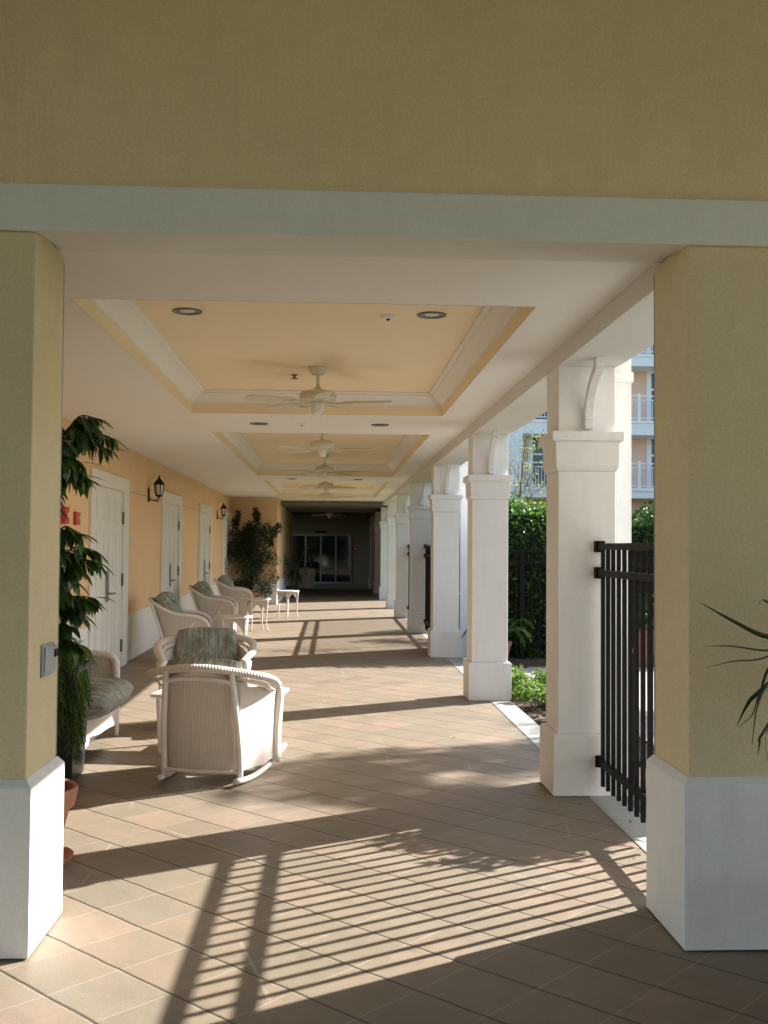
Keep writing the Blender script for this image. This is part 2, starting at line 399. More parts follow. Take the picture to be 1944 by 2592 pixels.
def tag(o, label, cat, group=None, kind=None):
    o['label'] = label; o['category'] = cat
    if group: o['group'] = group
    o['kind'] = kind or 'thing'
    return o
def thing(name, label, cat, loc=(0, 0, 0), rz=0.0, group=None):
    o = bpy.data.objects.new(name, None); col.objects.link(o); o.empty_display_size = 0.1
    o.location = loc; o.rotation_euler = (0, 0, rz)
    return tag(o, label, cat, group)
KIDS = {}
def children(o): return [c for c in bpy.data.objects if c.parent == o]
def dup(root, loc, rz=None, label=None, scale=None):
    def cp(o, parent):
        c = o.copy(); col.objects.link(c)
        if parent: c.parent = parent
        for ch in children(o): cp(ch, c)
        return c
    r = cp(root, None); r.location = loc
    if rz is not None: r.rotation_euler = (0, 0, rz)
    if label: r['label'] = label
    if scale: r.scale = (scale,) * 3
    return r
def structure(o): o['kind'] = 'structure'; return o
rnd = random.uniform

# ------------------------------------------------------------------ ground
structure(MB().add([(-400, -400, -0.10), (400, -400, -0.10), (400, 400, -0.10), (-400, 400, -0.10)], [(0, 1, 2, 3)]).obj('ground', M_lawn))
structure(MB().box((-3.0, -2.0, -0.2), (1.66, 46.2, 0.0)).obj('patio_floor', M_paver))
structure(MB().box((1.66, -2.0, -0.2), (6.0, 4.4, -0.002)).obj('entry_floor', M_paver))
structure(MB().box((-9.0, -14.5, -0.2), (9.0, -2.0, -0.012)).obj('driveway', M_drive))
structure(MB().box((1.66, 4.67, -0.2), (1.875, 46.2, 0.006)).obj('kerb_strip', M_concrete, bevel=0.006))
mb = MB()
mb.box((2.72, 4.7, -0.2), (7.5, 14.6, -0.055)); mb.box((1.875, 13.1, -0.2), (2.72, 14.45, -0.055))
structure(mb.obj('garden_path', M_block))
structure(MB().box((1.875, 4.7, -0.2), (2.72, 13.1, -0.06)).obj('planting_bed', M_mulch))
structure(MB().box((1.875, 14.6, -0.2), (12.0, 17.5, -0.06)).obj('hedge_bed', M_mulch))
# loose bark chips on the bed in front of the shrub
mb = MB()
for i in range(900):
    x = rnd(1.9, 2.7); y = rnd(8.9, 12.9); a = rnd(0, PI); l = rnd(0.012, 0.04); w = rnd(0.006, 0.014); z = -0.058
    dx, dy = math.cos(a), math.sin(a); h = rnd(0.004, 0.02)
    mb.add([(x - dx * l - dy * w, y - dy * l + dx * w, z), (x - dx * l + dy * w, y - dy * l - dx * w, z + h), (x + dx * l + dy * w, y + dy * l - dx * w, z + h * 1.3), (x + dx * l - dy * w, y + dy * l + dx * w, z + 0.003)], [(0, 1, 2, 3)])
tag(mb.obj('mulch_chips', M_mulch), 'brown bark chips scattered on the bed past the nearest column', 'mulch', kind='stuff')

mb = MB(); rs = random.Random(4)
for i in range(60):
    x = rs.choice((rs.uniform(1.0, 1.85), rs.uniform(1.45, 1.85), rs.uniform(-2.0, 1.8))); y = rs.uniform(4.75, 20) if i % 2 else rs.uniform(4.8, 9)
    a = rs.uniform(0, 2 * PI); mb.leaf((x, y, 0.008), (math.cos(a), math.sin(a), rs.uniform(0, .25)), (rs.uniform(-.3, .3), rs.uniform(-.3, .3), 1), rs.uniform(.02, .05), rs.uniform(.01, .02), rs.uniform(-.2, .2), 2)
tag(mb.obj('leaf_litter', M_litter), 'small dry leaves scattered on the paving along the columns', 'leaves', kind='stuff')
# ------------------------------------------------------------------ portal wall and its two piers
YF, YB = 4.20, 4.66
t = thing('portal_wall', 'khaki yellow wall over the opening with a pale trim band along its lower edge', 'wall', (0, YF, 2.83))
def loc_box(root, a, b):
    l = root.location
    return tuple(a[i] - l[i] for i in range(3)), tuple(b[i] - l[i] for i in range(3))
mb = MB(); mb.box(*loc_box(t, (-4.0, YF, 3.02), (6.0, YB, 4.75))); mb.obj('wall_face', M_portal, t)
mb = MB()
l = t.location
# trim band: proud of the wall, soffit rising a little towards the back
vs = [(-4.0, YF - 0.03, 2.832), (6.0, YF - 0.03, 2.832), (6.0, YB, 2.888), (-4.0, YB, 2.888), (-4.0, YF - 0.03, 3.02), (6.0, YF - 0.03, 3.02), (6.0, YB, 3.02), (-4.0, YB, 3.02)]
mb.hexa([tuple(p[i] - l[i] for i in range(3)) for p in vs]); mb.obj('trim_band', M_trim, t, bevel=0.006)
def pier(label, x0, x1):
    t = thing('square_pier', label, 'pillar', ((x0 + x1) / 2, YF, 0), 0, 'yellow piers either side of the opening')
    cx = t.location.x
    MB().box((x0 - cx, 0, 0.66), (x1 - cx, YB - YF - 0.012, 2.86)).obj('shaft', M_pier, t, bevel=0.008)
    MB().box((x0 - cx + 0.001, YB - YF - 0.011, 0.69), (x1 - cx - 0.001, YB - YF, 2.83)).obj('low_bounce_face', M_rear, t)  # unseen grey facing added to cut yellow bounce onto the nearest column
    hx, hy = (x1 - x0) / 2, (YB - YF) / 2
    MB().sqring([(0.0, 0.0), (0.0, 0.007), (0.028, 0.007), (0.028, 0.655), (0.004, 0.685), (-0.05, 0.69)], 0, hy, hx, hy).obj('plinth', M_white, t, bevel=0.006)
    return t
pier('yellow stucco pier on a white plinth with a grey outlet box on its side', -2.97, -1.18)
pier('broad yellow stucco pier on a white plinth behind the spiky potted plant', 1.44, 5.2)

# grey outlet box on the inner side of the left pier
t = thing('outlet_box', 'grey metal outlet box with a flip cover on the yellow pier', 'outlet box', (-1.18, 4.49, 1.125))
MB().box((0.0, -0.115, -0.07), (0.010, 0.07, 0.065)).obj('back_box', M_greybox, t, bevel=0.004)
mb = MB(); mb.hexa([(0.010, -0.10, -0.062), (0.014, -0.10, -0.062), (0.016, 0.06, -0.062), (0.010, 0.06, -0.062), (0.010, -0.10, 0.058), (0.018, -0.10, 0.05), (0.026, 0.06, 0.045), (0.010, 0.06, 0.058)])
mb.obj('cover', M_greybox, t, bevel=0.005)
MB().box((0.014, 0.015, 0.004), (0.0275, 0.058, 0.036)).obj('button_panel', M_black, t)

# ------------------------------------------------------------------ portico roof over the camera
t = thing('portico_roof', 'flat portico roof carried over the drive in front of the khaki wall', 'roof', (0, -2, 4.75))
MB().box((-9.0, -11.0, 0.0), (9.0, 6.66, 0.25)).obj('roof_slab', M_wood, t)
for x in (-8.4, 8.4):
    MB().box((x - 0.3, -10.7, -4.85), (x + 0.3, -10.1, 0.0)).obj('support', M_pier, t)

t = thing('bounce_wing', 'pale yellow block added behind the camera to bounce sunlight onto the khaki wall', 'building', (-10.5, -15.5, -0.1))  # unseen sunlit block, added to throw warm light onto the portal wall
MB().box((-10, -6, 0), (8, 0, 9.5)).obj('wall', M_opp, t)
MB().box((-10.3, -6.3, 9.5), (8.3, 0.3, 9.8)).obj('roof', M_white, t)
for x in (-8, -4, 0, 4):
    f_ = MB().box((x - 0.8, 0, 0.9), (x + 0.8, 0.06, 2.6)).obj('window', M_white, t); MB().box((x - 0.68, 0.06, 1.02), (x + 0.68, 0.065, 2.48)).obj('pane', M_bglass, f_)
# ------------------------------------------------------------------ ceiling with trays
CZ, TZ = 2.91, 3.13
XW, XB = -2.77, 1.47
trays = [(-1.40, 1.10, 5.65, 10.5), (-1.40, 1.14, 12.25, 19.75), (-1.38, 1.16, 21.3, 28.3)]
t = thing('ceiling', 'cream walkway ceiling with recessed peach trays framed in white moulding', 'ceiling', (0, 4.66, CZ))
oy = 4.66
mb = MB()
ys = [YB] + [y for tr in trays for y in tr[2:]] + [30.6]
for i in range(0, len(ys), 2): mb.box((XW, ys[i] - oy, 0), (XB + 0.01, ys[i + 1] - oy, 0.04))
for x0, x1, y0, y1 in trays:
    mb.box((XW, y0 - oy, 0), (x0, y1 - oy, 0.04)); mb.box((x1, y0 - oy, 0), (XB + 0.01, y1 - oy, 0.04))
mb.obj('panel', M_ceil, t)
def rectring(mb, prof, x0, x1, y0, y1):
    vs = []; fs = []
    for o, z in prof: vs += [(x0 + o, y0 + o, z), (x1 - o, y0 + o, z), (x1 - o, y1 - o, z), (x0 + o, y1 - o, z)]
    for i in range(len(prof) - 1):
        for k in range(4):
            a = 4 * i + k; b = 4 * i + (k + 1) % 4
            fs.append((a, a + 4, b + 4, b))
    return mb.add(vs, fs)
for x0, x1, y0, y1 in trays:
    y0 -= oy; y1 -= oy
    p = MB().box((x0 - 0.05, y0 - 0.05, TZ - CZ), (x1 + 0.05, y1 + 0.05, TZ - CZ + 0.04)).obj('tray_top', M_tray, t)
    rectring(MB(), [(0.004, -0.001), (0.004, 0.10)], x0, x1, y0, y1).obj('tray_fascia', M_tray, p)
    rectring(MB(), [(-0.03, 0.09), (0.012, 0.09), (0.012, 0.108), (0.022, 0.114), (0.034, 0.128), (0.05, 0.136), (0.058, 0.146), (0.09, 0.172), (0.112, 0.186), (0.112, 0.197), (0.126, 0.200), (0.146, 0.206), (0.146, 0.2195)], x0, x1, y0, y1).obj('crown_moulding', M_crown, p)
# lower ceiling over the far passage, its shade painted in as dark taupe
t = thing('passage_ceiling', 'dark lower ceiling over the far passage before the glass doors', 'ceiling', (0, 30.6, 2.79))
MB().box((-1.5, 0, 0), (XB + 0.3, 15.2, 0.10)).obj('panel', M_passage_shade, t)
MB().box((-6.0, 9.4, 0), (-1.5, 15.2, 0.10)).obj('side_panel', M_passage_shade, t)
for y in (4.2, 9.0): MB().box((-1.5, y, -0.05), (XB, y + 0.35, -0.002)).obj('beam', M_passage_shade, t)
# side beam over the columns
t = thing('eave_beam', 'long white beam carried on the row of white columns', 'beam', (1.47, YB, 2.79))
MB().box((0.0, 0, 0), (0.40, 41.3, 0.50)).obj('beam', M_beam, t, bevel=0.006)
MB().box((0.40, 0, 0.16), (0.46, 41.3, 0.50)).obj('fascia_board', M_white, t)
t = thing('walkway_roof', 'flat roof over the covered walkway', 'roof', (0, YB, 3.29))
MB().box((-3.4, 0, 0.0), (2.15, 41.5, 0.16)).obj('roof_slab', M_white, t)

# ------------------------------------------------------------------ left wall with double doors
t = thing('side_wall', 'long peach wall with white wainscot along the left of the walkway', 'wall', (XW, YB, 0))
y1 = 28.9 - YB
MB().box((-0.2, 0, 0.655), (0, y1, 3.28)).obj('wall_face', M_peach, t)
MB().box((-0.2, 0, 0), (0.010, y1, 0.66)).obj('wainscot', M_white, t)
MB().box((0.010, 0, 0), (0.018, y1, 0.018)).obj('base_joint', M_doorgroove, t)
MB().box((-0.001, 7.5, 2.325), (0.0015, y1, 2.335)).obj('control_joint', M_doorgroove, t)
def make_door():
    t = thing('double_door', '', 'door', (XW, 13.3, 0), 0, 'white double doors along the peach wall')
    d = t
    # local y from -1.1 (near) to 1.1 (far); casing stands proud of the wall
    mb = MB()
    mb.box((0.0, -1.10, 0), (0.035, -0.90, 2.30)); mb.box((0.0, 0.78, 0), (0.035, 1.12, 2.30)); mb.box((0.0, -1.10, 2.30), (0.038, 1.12, 2.48))
    mb.obj('casing', M_door, d, bevel=0.005)
    def leaf(y0, y1, lever, hinge_y):
        mb = MB(); mb.box((0.0, y0, 0.012), (0.0135, y1, 2.295)); f = mb.obj('door_leaf', M_door, d)
        # raised panels
        w = y1 - y0; n = 2 if w > 0.8 else 1
        mb = MB()
        for k in range(n):
            a = y0 + 0.11 + k * (w - 0.11) / n; b = a + (w - 0.11) / n - 0.11
            for z0, z1 in ((0.22, 0.92), (1.06, 1.75), (1.88, 2.16)):
                vs = [(0.0135, a, z0), (0.0135, b, z0), (0.0135, b, z1), (0.0135, a, z1)]
                fr = 0.022
                mb.add([(0.0136, a, z0), (0.0136, b, z0), (0.0136, b, z1), (0.0136, a, z1), (0.006, a + fr, z0 + fr), (0.006, b - fr, z0 + fr), (0.006, b - fr, z1 - fr), (0.006, a + fr, z1 - fr)], [(0, 1, 5, 4), (1, 2, 6, 5), (2, 3, 7, 6), (3, 0, 4, 7)])
                rim = 0.018
                mb.box((0.0136, a, z0), (0.021, a + rim, z1)); mb.box((0.0136, b - rim, z0), (0.021, b, z1)); mb.box((0.0136, a + rim, z0), (0.021, b - rim, z0 + rim)); mb.box((0.0136, a + rim, z1 - rim), (0.021, b - rim, z1))
                mb.box((0.0136, a + 0.05, z0 + 0.05), (0.019, b - 0.05, z1 - 0.05))
        mb.obj('panel_moulding', M_door, f)
        if hinge_y is not None:
            for z in (0.28, 1.14, 1.95):
                MB().box((0.014, hinge_y - 0.015, z - 0.08), (0.040, hinge_y + 0.015, z + 0.08)).obj('hinge', M_hinge, f)
        if lever:
            h = MB(); h.box((0.014, y0 + 0.03, 0.90), (0.032, y0 + 0.15, 1.28)); h.tube([(0.03, y0 + 0.09, 1.0), (0.085, y0 + 0.09, 1.0), (0.088, y0 + 0.11, 1.0), (0.088, y0 + 0.26, 0.995)], 0.013, 8)
            h.obj('lever_handle', M_steel, f)
    leaf(-0.90, -0.255, False, None); leaf(-0.245, 0.745, True, 0.757)
    MB().box((0.0005, -0.2555, 0.012), (0.0125, -0.2445, 2.295)).obj('meeting_gap', M_doorgroove, d)
    return t
D0 = make_door()
dl = ['white double door nearest the camera, half hidden behind the tall pot plant', 'white double door just past the nearer black wall lantern',
      'white double door between the two doors with lanterns beside them', 'white double door in the corner beside the bushy plant']
for i, yy in enumerate((13.28, 18.35, 23.2, 27.75)):
    d = D0 if i == 0 else dup(D0, (XW, yy, 0))
    d.location = (XW, yy, 0); d['label'] = dl[i]

# step wall, passage wall, end wall
t = thing('step_wall', 'short peach wall with white wainscot facing the camera beside the bushy plant', 'wall', (-2.77, 28.9, 0))
MB().box((-0.2, 0, 0.65), (1.28, 0.2, 3.28)).obj('wall_face', M_peach, t)
MB().box((-0.2, -0.01, 0), (1.29, 0.2, 0.652)).obj('wainscot', M_white, t)
t = thing('passage_wall', 'shaded peach wall with white wainscot leading to the glass doors', 'wall', (-1.48, 29.1, 0))
MB().box((-0.2, 0, 0.65), (-0.001, 10.9, 2.9)).obj('wall_face', M_peach, t)
MB().box((-0.2, 0, 0), (0.009, 10.9, 0.652)).obj('wainscot', M_white, t)
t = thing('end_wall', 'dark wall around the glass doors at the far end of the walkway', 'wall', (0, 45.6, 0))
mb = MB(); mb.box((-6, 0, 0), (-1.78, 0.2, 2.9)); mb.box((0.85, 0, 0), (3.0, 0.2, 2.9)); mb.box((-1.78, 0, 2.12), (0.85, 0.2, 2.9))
mb.obj('wall_face', M_passage_shade, t)  # dark colour stands in for the shade at the passage end
t = thing('sliding_glass_door', 'sliding glass doors in a grey frame at the far end of the walkway', 'glass door', (-0.46, 45.58, 0))
xs = [-1.3, -0.66, 0.0, 0.64, 1.3]
mb = MB()
for x in xs: mb.box((x - 0.035, -0.04, 0.0), (x + 0.035, 0.06, 2.1))
mb.box((-1.335, -0.05, 2.04), (1.335, 0.05, 2.14)); mb.box((-1.335, -0.05, 0.0), (1.335, 0.05, 0.07)); mb.obj('frame', M_alu, t)
for a, b in zip(xs, xs[1:]): MB().box((a + 0.035, -0.01, 0.07), (b - 0.035, 0.01, 2.04)).obj('pane', M_glass, t)
MB().box((-0.25, -0.12, 2.17), (0.25, -0.052, 2.25)).obj('motion_sensor', M_black, t)
m, nt, b = newmat('lit_red_lamp'); b.inputs['Base Color'].default_value = (.5, .02, .02, 1); b.inputs['Emission Color'].default_value = (1, .05, .03, 1); b.inputs['Emission Strength'].default_value = 0.12
t = thing('indicator_lamp', 'tiny lit red lamp on the dark wall right of the glass doors', 'lamp', (1.0, 45.6, 1.5))
MB().box((-0.05, -0.03, -0.06), (0.05, 0, 0.06)).obj('housing', M_black, t); MB().box((-0.03, -0.04, -0.03), (0.03, -0.03, 0.03)).obj('lens', m, t)
# ------------------------------------------------------------------ columns
def make_column():
    t = thing('porch_column', '', 'column', (1.66, 6.99, 0), 0, 'white columns along the walkway')
    h = 0.19
    MB().sqring([(0.015, 0.0), (0.015, 0.007), (0.035, 0.007), (0.035, 0.385), (0.028, 0.395), (0.008, 0.402)], 0, 0, h, h).obj('base', M_column, t, bevel=0.004)
    MB().box((-h, -h, 0.402), (h, h, 2.10)).obj('shaft', M_column, t, bevel=0.006)
    MB().sqring([(0.002, 2.10), (0.012, 2.118), (0.018, 2.135), (0.022, 2.29), (0.046, 2.30), (0.046, 2.36)], 0, 0, h, h).obj('cap', M_column, t, bevel=0.004)
    MB().box((-h + 0.002, -h + 0.002, 2.36), (h - 0.002, h - 0.002, 2.79)).obj('upper_shaft', M_column, t, bevel=0.005)
    for sg in (-1, 1):
        o = [(-0.004, 2.375), (0.07, 2.375), (0.07, 2.405), (0.055, 2.41), (0.055, 2.425), (0.068, 2.43), (0.068, 2.455), (0.05, 2.46), (0.075, 2.51), (0.115, 2.57), (0.17, 2.625), (0.24, 2.675), (0.30, 2.70), (0.325, 2.70), (0.335, 2.715), (0.325, 2.735), (0.345, 2.74), (0.35, 2.7895),
             (0.285, 2.7895), (0.275, 2.745), (0.21, 2.712), (0.135, 2.66), (0.075, 2.60), (0.035, 2.53), (-0.004, 2.49)]
        poly = [(sg * (h - 0.002 + u), w) for u, w in o]
        if sg < 0: poly = poly[::-1]
        # open fretwork: brace is the outer strip plus post strip and top strip
        b = MB(); b.extrude(poly[:], 'x', -0.027, 0.027); b.obj('bracket', M_column, t, bevel=0.003)
    return t
C0 = make_column()
cols_y = [6.99, 11.2, 15.45, 19.68, 23.95, 27.6, 31.8, 36.0, 40.2]
cl = ['nearest white square column, the black gate bolted to its side', 'second nearest white square column, beside the green shrub bed',
      'third nearest white square column, just before the far black gate', 'fourth white square column, in front of the far black gate', 'fifth white square column down the row',
      'sixth white square column, last one with sun at its foot', 'first of the dim white columns in the dark passage', 'second of the dim white columns in the dark passage', 'farthest white column, nearest the glass doors']
for i, yy in enumerate(cols_y):
    c = C0 if i == 0 else dup(C0, (1.66, yy, 0))
    c['label'] = cl[i]
# downspouts
def make_downspout():
    t = thing('downspout', '', 'downspout', (1.955, 7.06, 0), 0, 'white downspouts beside the columns')
    MB().box((-0.06, -0.05, -0.06), (0.06, 0.05, 3.05)).obj('pipe', M_white, t, bevel=0.008)
    MB().box((-0.072, -0.062, 2.72), (0.072, 0.062, 2.79)).obj('collar', M_white, t, bevel=0.006)
    MB().box((-0.068, -0.056, 0.9), (0.068, 0.056, 0.93)).obj('strap', M_white, t)
    return t
S0 = make_downspout(); S0['label'] = 'white downspout with a collar behind the nearest column'
dup(S0, (1.955, 15.55, 0), None, 'white downspout seen between the second and third columns')
dup(S0, (1.955, 24.05, 0), None, 'white downspout beside the fifth column')

# ------------------------------------------------------------------ ceiling fittings
def make_fan():
    t = thing('ceiling_fan', '', 'ceiling fan', (-0.13, 9.0, TZ), 0, 'cream ceiling fans along the walkway')
    MB().lathe([(0.078, 0.0), (0.082, -0.012), (0.074, -0.04), (0.05, -0.066), (0.02, -0.075)], 28).obj('canopy', M_fan, t, smooth=True)
    MB().lathe([(0.013, -0.07), (0.013, -0.15), (0.02, -0.165), (0.035, -0.19), (0.03, -0.19)], 16).obj('downrod', M_fan, t, smooth=True)
    MB().lathe([(0.035, -0.185), (0.085, -0.20), (0.14, -0.215), (0.158, -0.235), (0.16, -0.262), (0.148, -0.285), (0.10, -0.298), (0.085, -0.302), (0.085, -0.318), (0.05, -0.32)], 36).obj('motor', M_fan, t, smooth=True, angle=30)
    mb = MB()
    mb.lathe([(0.052, -0.319), (0.056, -0.34), (0.052, -0.375), (0.044, -0.398), (0.02, -0.405), (0.001, -0.406)], 24)
    mb.tube([(0.03, 0, -0.40), (0.031, 0, -0.46)], 0.0025, 6); mb.obj('switch_housing', M_crown, t, smooth=True, angle=30)
    for k in range(5):
        a = R(-12 + 72 * k)
        M = Matrix.Rotation(a, 4, 'Z') @ Matrix.Translation((0, 0, -0.305)) @ Matrix.Rotation(R(13), 4, 'X')
        w = [(0.22, 0.048), (0.24, 0.06), (0.36, 0.068), (0.52, 0.072), (0.60, 0.068), (0.635, 0.05), (0.645, 0.02)]
        out = [(x, y) for x, y in w] + [(x, -y) for x, y in w[::-1]]
        b = MB(); b.extrude(out, 'z', -0.004, 0.004); b.v = [tuple(M @ Vector(p)) for p in b.v]
        bl = b.obj('blade', M_blade, t)
        i = MB()
        for sg in (-1, 1):
            i.tube([(0.09, sg * 0.012, -0.004), (0.15, sg * 0.03, -0.008), (0.20, sg * 0.04, -0.008), (0.25, sg * 0.022, -0.008), (0.27, 0, -0.008)], 0.007, 6)
        i.box((0.24, -0.03, -0.011), (0.31, 0.03, -0.0045))
        i.v = [tuple(M @ Vector(p)) for p in i.v]; i.obj('blade_iron', M_fan, bl)
    return t
F0 = make_fan(); fl = ['nearest cream ceiling fan hanging in the first peach tray', 'second cream ceiling fan, at the near end of the middle tray', 'third cream ceiling fan, at the far end of the middle tray',
     'fourth cream ceiling fan, at the near end of the last tray', 'farthest sunlit cream ceiling fan, just before the dark passage']
for i, (yy, ra) in enumerate(((9.0, 0), (13.3, 4), (17.55, -14), (22.0, 20), (26.3, 6))):
    f = F0 if i == 0 else dup(F0, (-0.13, yy, TZ), R(ra))
    f['label'] = fl[i]
dup(F0, (-0.1, 37.0, 2.99), R(30), 'dim ceiling fan hanging in the dark passage')

def make_can(mat):
    t = thing('recessed_light', '', 'ceiling light', (0, 0, 0), 0, 'round recessed ceiling lights')
    MB().lathe([(0.098, 0.0), (0.096, -0.008), (0.082, -0.006), (0.078, 0.0)], 32, cap=False).obj('trim_ring', M_alu, t, smooth=True)
    MB().lathe([(0.079, -0.0015), (0.05, -0.0015), (0.001, -0.0012)], 32, cap=False).obj('baffle', mat, t)
    MB().lathe([(0.048, -0.002), (0.045, -0.0045), (0.03, -0.007), (0.001, -0.008)], 24, cap=False).obj('lamp', M_frost if mat is M_canlens else mat, t, smooth=True)
    MB().lathe([(0.068, -0.0017), (0.064, -0.004), (0.060, -0.0017)], 24, cap=False).obj('inner_ring', M_alu, t)
    return t
L0 = make_can(M_canlens); L1 = make_can(M_darkcan)
cans = [(L0, -0.955, 6.9, TZ, 'round recessed light at the near left of the first peach tray'), (L0, 0.645, 6.88, TZ, 'round recessed light at the near right of the first peach tray, by the detector'),
        (L1, -0.79, 11.32, CZ, 'dark recessed light on the left of the band after the first tray'), (L1, 0.51, 11.29, CZ, 'dark recessed light on the right of the band after the first tray'),
        (L1, -0.79, 20.6, CZ, 'dark recessed light on the left of the band after the middle tray'), (L1, 0.51, 20.6, CZ, 'dark recessed light on the right of the band after the middle tray')]
seen = set()
for p, x, y, z, lab in cans:
    if p.name in seen: o = dup(p, (x, y, z))
    else: o = p; seen.add(p.name)
    o.location = (x, y, z - 0.001); o['label'] = lab
def make_det(x, y, z, lab):
    t = thing('smoke_detector', lab, 'smoke detector', (x, y, z), 0, 'small ceiling detectors')
    MB().lathe([(0.05, 0.0), (0.05, -0.012), (0.04, -0.022), (0.001, -0.024)], 24).obj('body', M_crown, t, smooth=True)
    MB().lathe([(0.012, -0.0241), (0.010, -0.034), (0.001, -0.035)], 12).obj('sensor', M_black, t)
    return t
make_det(0.36, 6.93, TZ, 'small white detector on the first tray beside the right light')
make_det(-0.33, 11.25, CZ, 'small white detector on the band after the first tray')
t = thing('sprinkler_head', 'small dark sprinkler head beside the nearest fan', 'sprinkler', (-0.345, 9.42, TZ))
MB().lathe([(0.03, 0), (0.03, -0.004), (0.01, -0.006), (0.009, -0.03)], 16).obj('body', M_brass, t)
MB().lathe([(0.034, -0.034), (0.034, -0.037)], 16).obj('deflector', M_brass, t)
for sg in (-1, 1): MB().tube([(sg * 0.009, 0, -0.02), (sg * 0.013, 0, -0.03), (0, 0, -0.034)], 0.002, 6).obj('frame_arm', M_brass, t)

# wall lanterns
def make_lantern():
    t = thing('wall_lantern', '', 'lantern', (XW, 16.05, 2.35), 0, 'black lanterns on the peach wall')
    mb = MB(); mb.extrude([(-0.045, -0.10), (0.045, -0.10), (0.052, -0.06), (0.035, 0.0), (0.03, 0.08), (0.0, 0.12), (-0.03, 0.08), (-0.035, 0.0), (-0.052, -0.06)], 'x', 0.0, 0.02)
    mb.obj('backplate', M_iron, t, bevel=0.003)
    mb = MB(); mb.tube([(0.015, 0, -0.05), (0.06, 0, -0.075), (0.12, 0, -0.08), (0.155, 0, -0.06), (0.16, 0, -0.03), (0.16, 0, 0.0)], 0.010, 8); mb.lathe([(0.012, -0.105), (0.016, -0.095), (0.01, -0.085)], 10, (0.14, 0, 0)); mb.obj('arm', M_iron, t, smooth=True)
    c = (0.16, 0, 0)
    MB().lathe([(0.045, 0.0), (0.058, 0.06), (0.066, 0.14), (0.064, 0.16)], 6, c).obj('glass', M_frost, t)
    mb = MB()
    for k in range(6):
        a = PI / 3 * k
        mb.tube([(c[0] + r * math.cos(a), r * math.sin(a), z) for r, z in ((0.03, -0.02), (0.05, 0.0), (0.063, 0.06), (0.071, 0.14), (0.07, 0.165))], 0.006, 6)
    mb.lathe([(0.02, -0.03), (0.05, -0.012), (0.053, 0.004)], 12, c); mb.obj('cage', M_iron, t)
    MB().lathe([(0.085, 0.16), (0.088, 0.168), (0.06, 0.205), (0.035, 0.235), (0.03, 0.245), (0.018, 0.262), (0.012, 0.27), (0.014, 0.285), (0.006, 0.30), (0.002, 0.315)], 12, c).obj('roof_cap', M_iron, t)
    return t
W0 = make_lantern(); W0['label'] = 'nearer black wall lantern between the first and second doors'
dup(W0, (XW, 25.6, 2.33), None, 'farther black wall lantern beside the corner door')
# alarms, plaque
t = thing('fire_alarm', 'red fire alarm strobe on the peach wall between the tall plant and the nearest door', 'fire alarm', (XW, 11.54, 1.88))
MB().box((0, -0.085, -0.07), (0.04, 0.085, 0.07)).obj('body', M_red, t, bevel=0.006)
MB().box((0.04, -0.03, -0.025), (0.06, 0.03, 0.025)).obj('strobe_lens', M_frost, t)
t = thing('fire_alarm_box', 'red alarm box half cut off by the yellow pier, left of the strobe', 'fire alarm', (XW, 11.02, 1.90))
MB().box((0, -0.08, -0.09), (0.05, 0.08, 0.09)).obj('body', M_red, t, bevel=0.006)
MB().lathe([(0.03, 0), (0.03, 0.01), (0.02, 0.014)], 16).obj('dial', M_frost, t).rotation_euler = (0, R(90), 0)
[c for c in children(t) if c.name.startswith('dial')][0].location = (0.05, 0, 0)
tag(MB().box((XW, 14.55, 1.62), (XW + 0.012, 14.75, 1.71)).obj('wall_plaque', M_plaque, bevel=0.003), 'small pale green plaque on the wall beside the nearest door', 'sign')

# ------------------------------------------------------------------ gate and fences
def fence(name, label, cat, p0, p1, z0, n, zlo=0.085, zhi=1.63, posts=(), knuckle=True, group=None):
    p0 = Vector((*p0, 0)); p1 = Vector((*p1, 0)); d = (p1 - p0); L = d.length; d.normalize(); nv = Vector((-d.y, d.x, 0))
    t = thing(name, label, cat, (p0.x, p0.y, z0), 0, group)
    def bar(a, b, za, zb, hw):
        q = []
        for z in (za, zb):
            for u, w in ((a, -hw), (b, -hw), (b, hw), (a, hw)): q.append(tuple(d * u + nv * w + Vector((0, 0, z))))
        return q
    for k in range(n):
        u = L * (k + 0.7) / n
        MB().hexa(bar(u - 0.0115, u + 0.0115, zlo, zhi - 0.04, 0.0115)).obj('picket', M_black, t)
    for z in (zhi - 0.02, zhi - 0.19, zlo + 0.145):
        r = MB().hexa(bar(0.0, L, z - 0.021, z + 0.021, 0.019)).obj('rail', M_black, t, bevel=0.003)
        if knuckle:
            MB().hexa(bar(-0.045, 0.03, z - 0.037, z + 0.037, 0.03)).obj('wall_bracket', M_black, r, bevel=0.003)
    for u in posts:
        MB().hexa(bar(u - 0.03, u + 0.03, -0.15, zhi + 0.02, 0.03)).obj('post', M_black, t, bevel=0.004)
    return t
fence('picket_gate', 'black metal picket gate between the nearest column and the yellow pier', 'gate', (1.735, 6.77), (1.735, YB), 0.0, 17)
fence('picket_fence', 'black picket fence running out from the downspout behind the gate', 'fence', (2.04, 7.32), (4.9, 7.32), -0.13, 24, posts=(0.42,), knuckle=False)
fence('picket_gate', 'far black picket gate between the third and fourth columns', 'gate', (1.735, 19.45), (1.735, 15.68), 0.0, 30)
fence('picket_gate', 'farthest black picket gate, mostly hidden behind the fourth column', 'gate', (1.735, 23.7), (1.735, 19.9), 0.0, 30)
fence('picket_fence', 'black picket fence in front of the dark hedge', 'fence', (1.95, 15.72), (8.6, 15.72), -0.06, 55, posts=(0.9, 3.2, 5.5), knuckle=False)

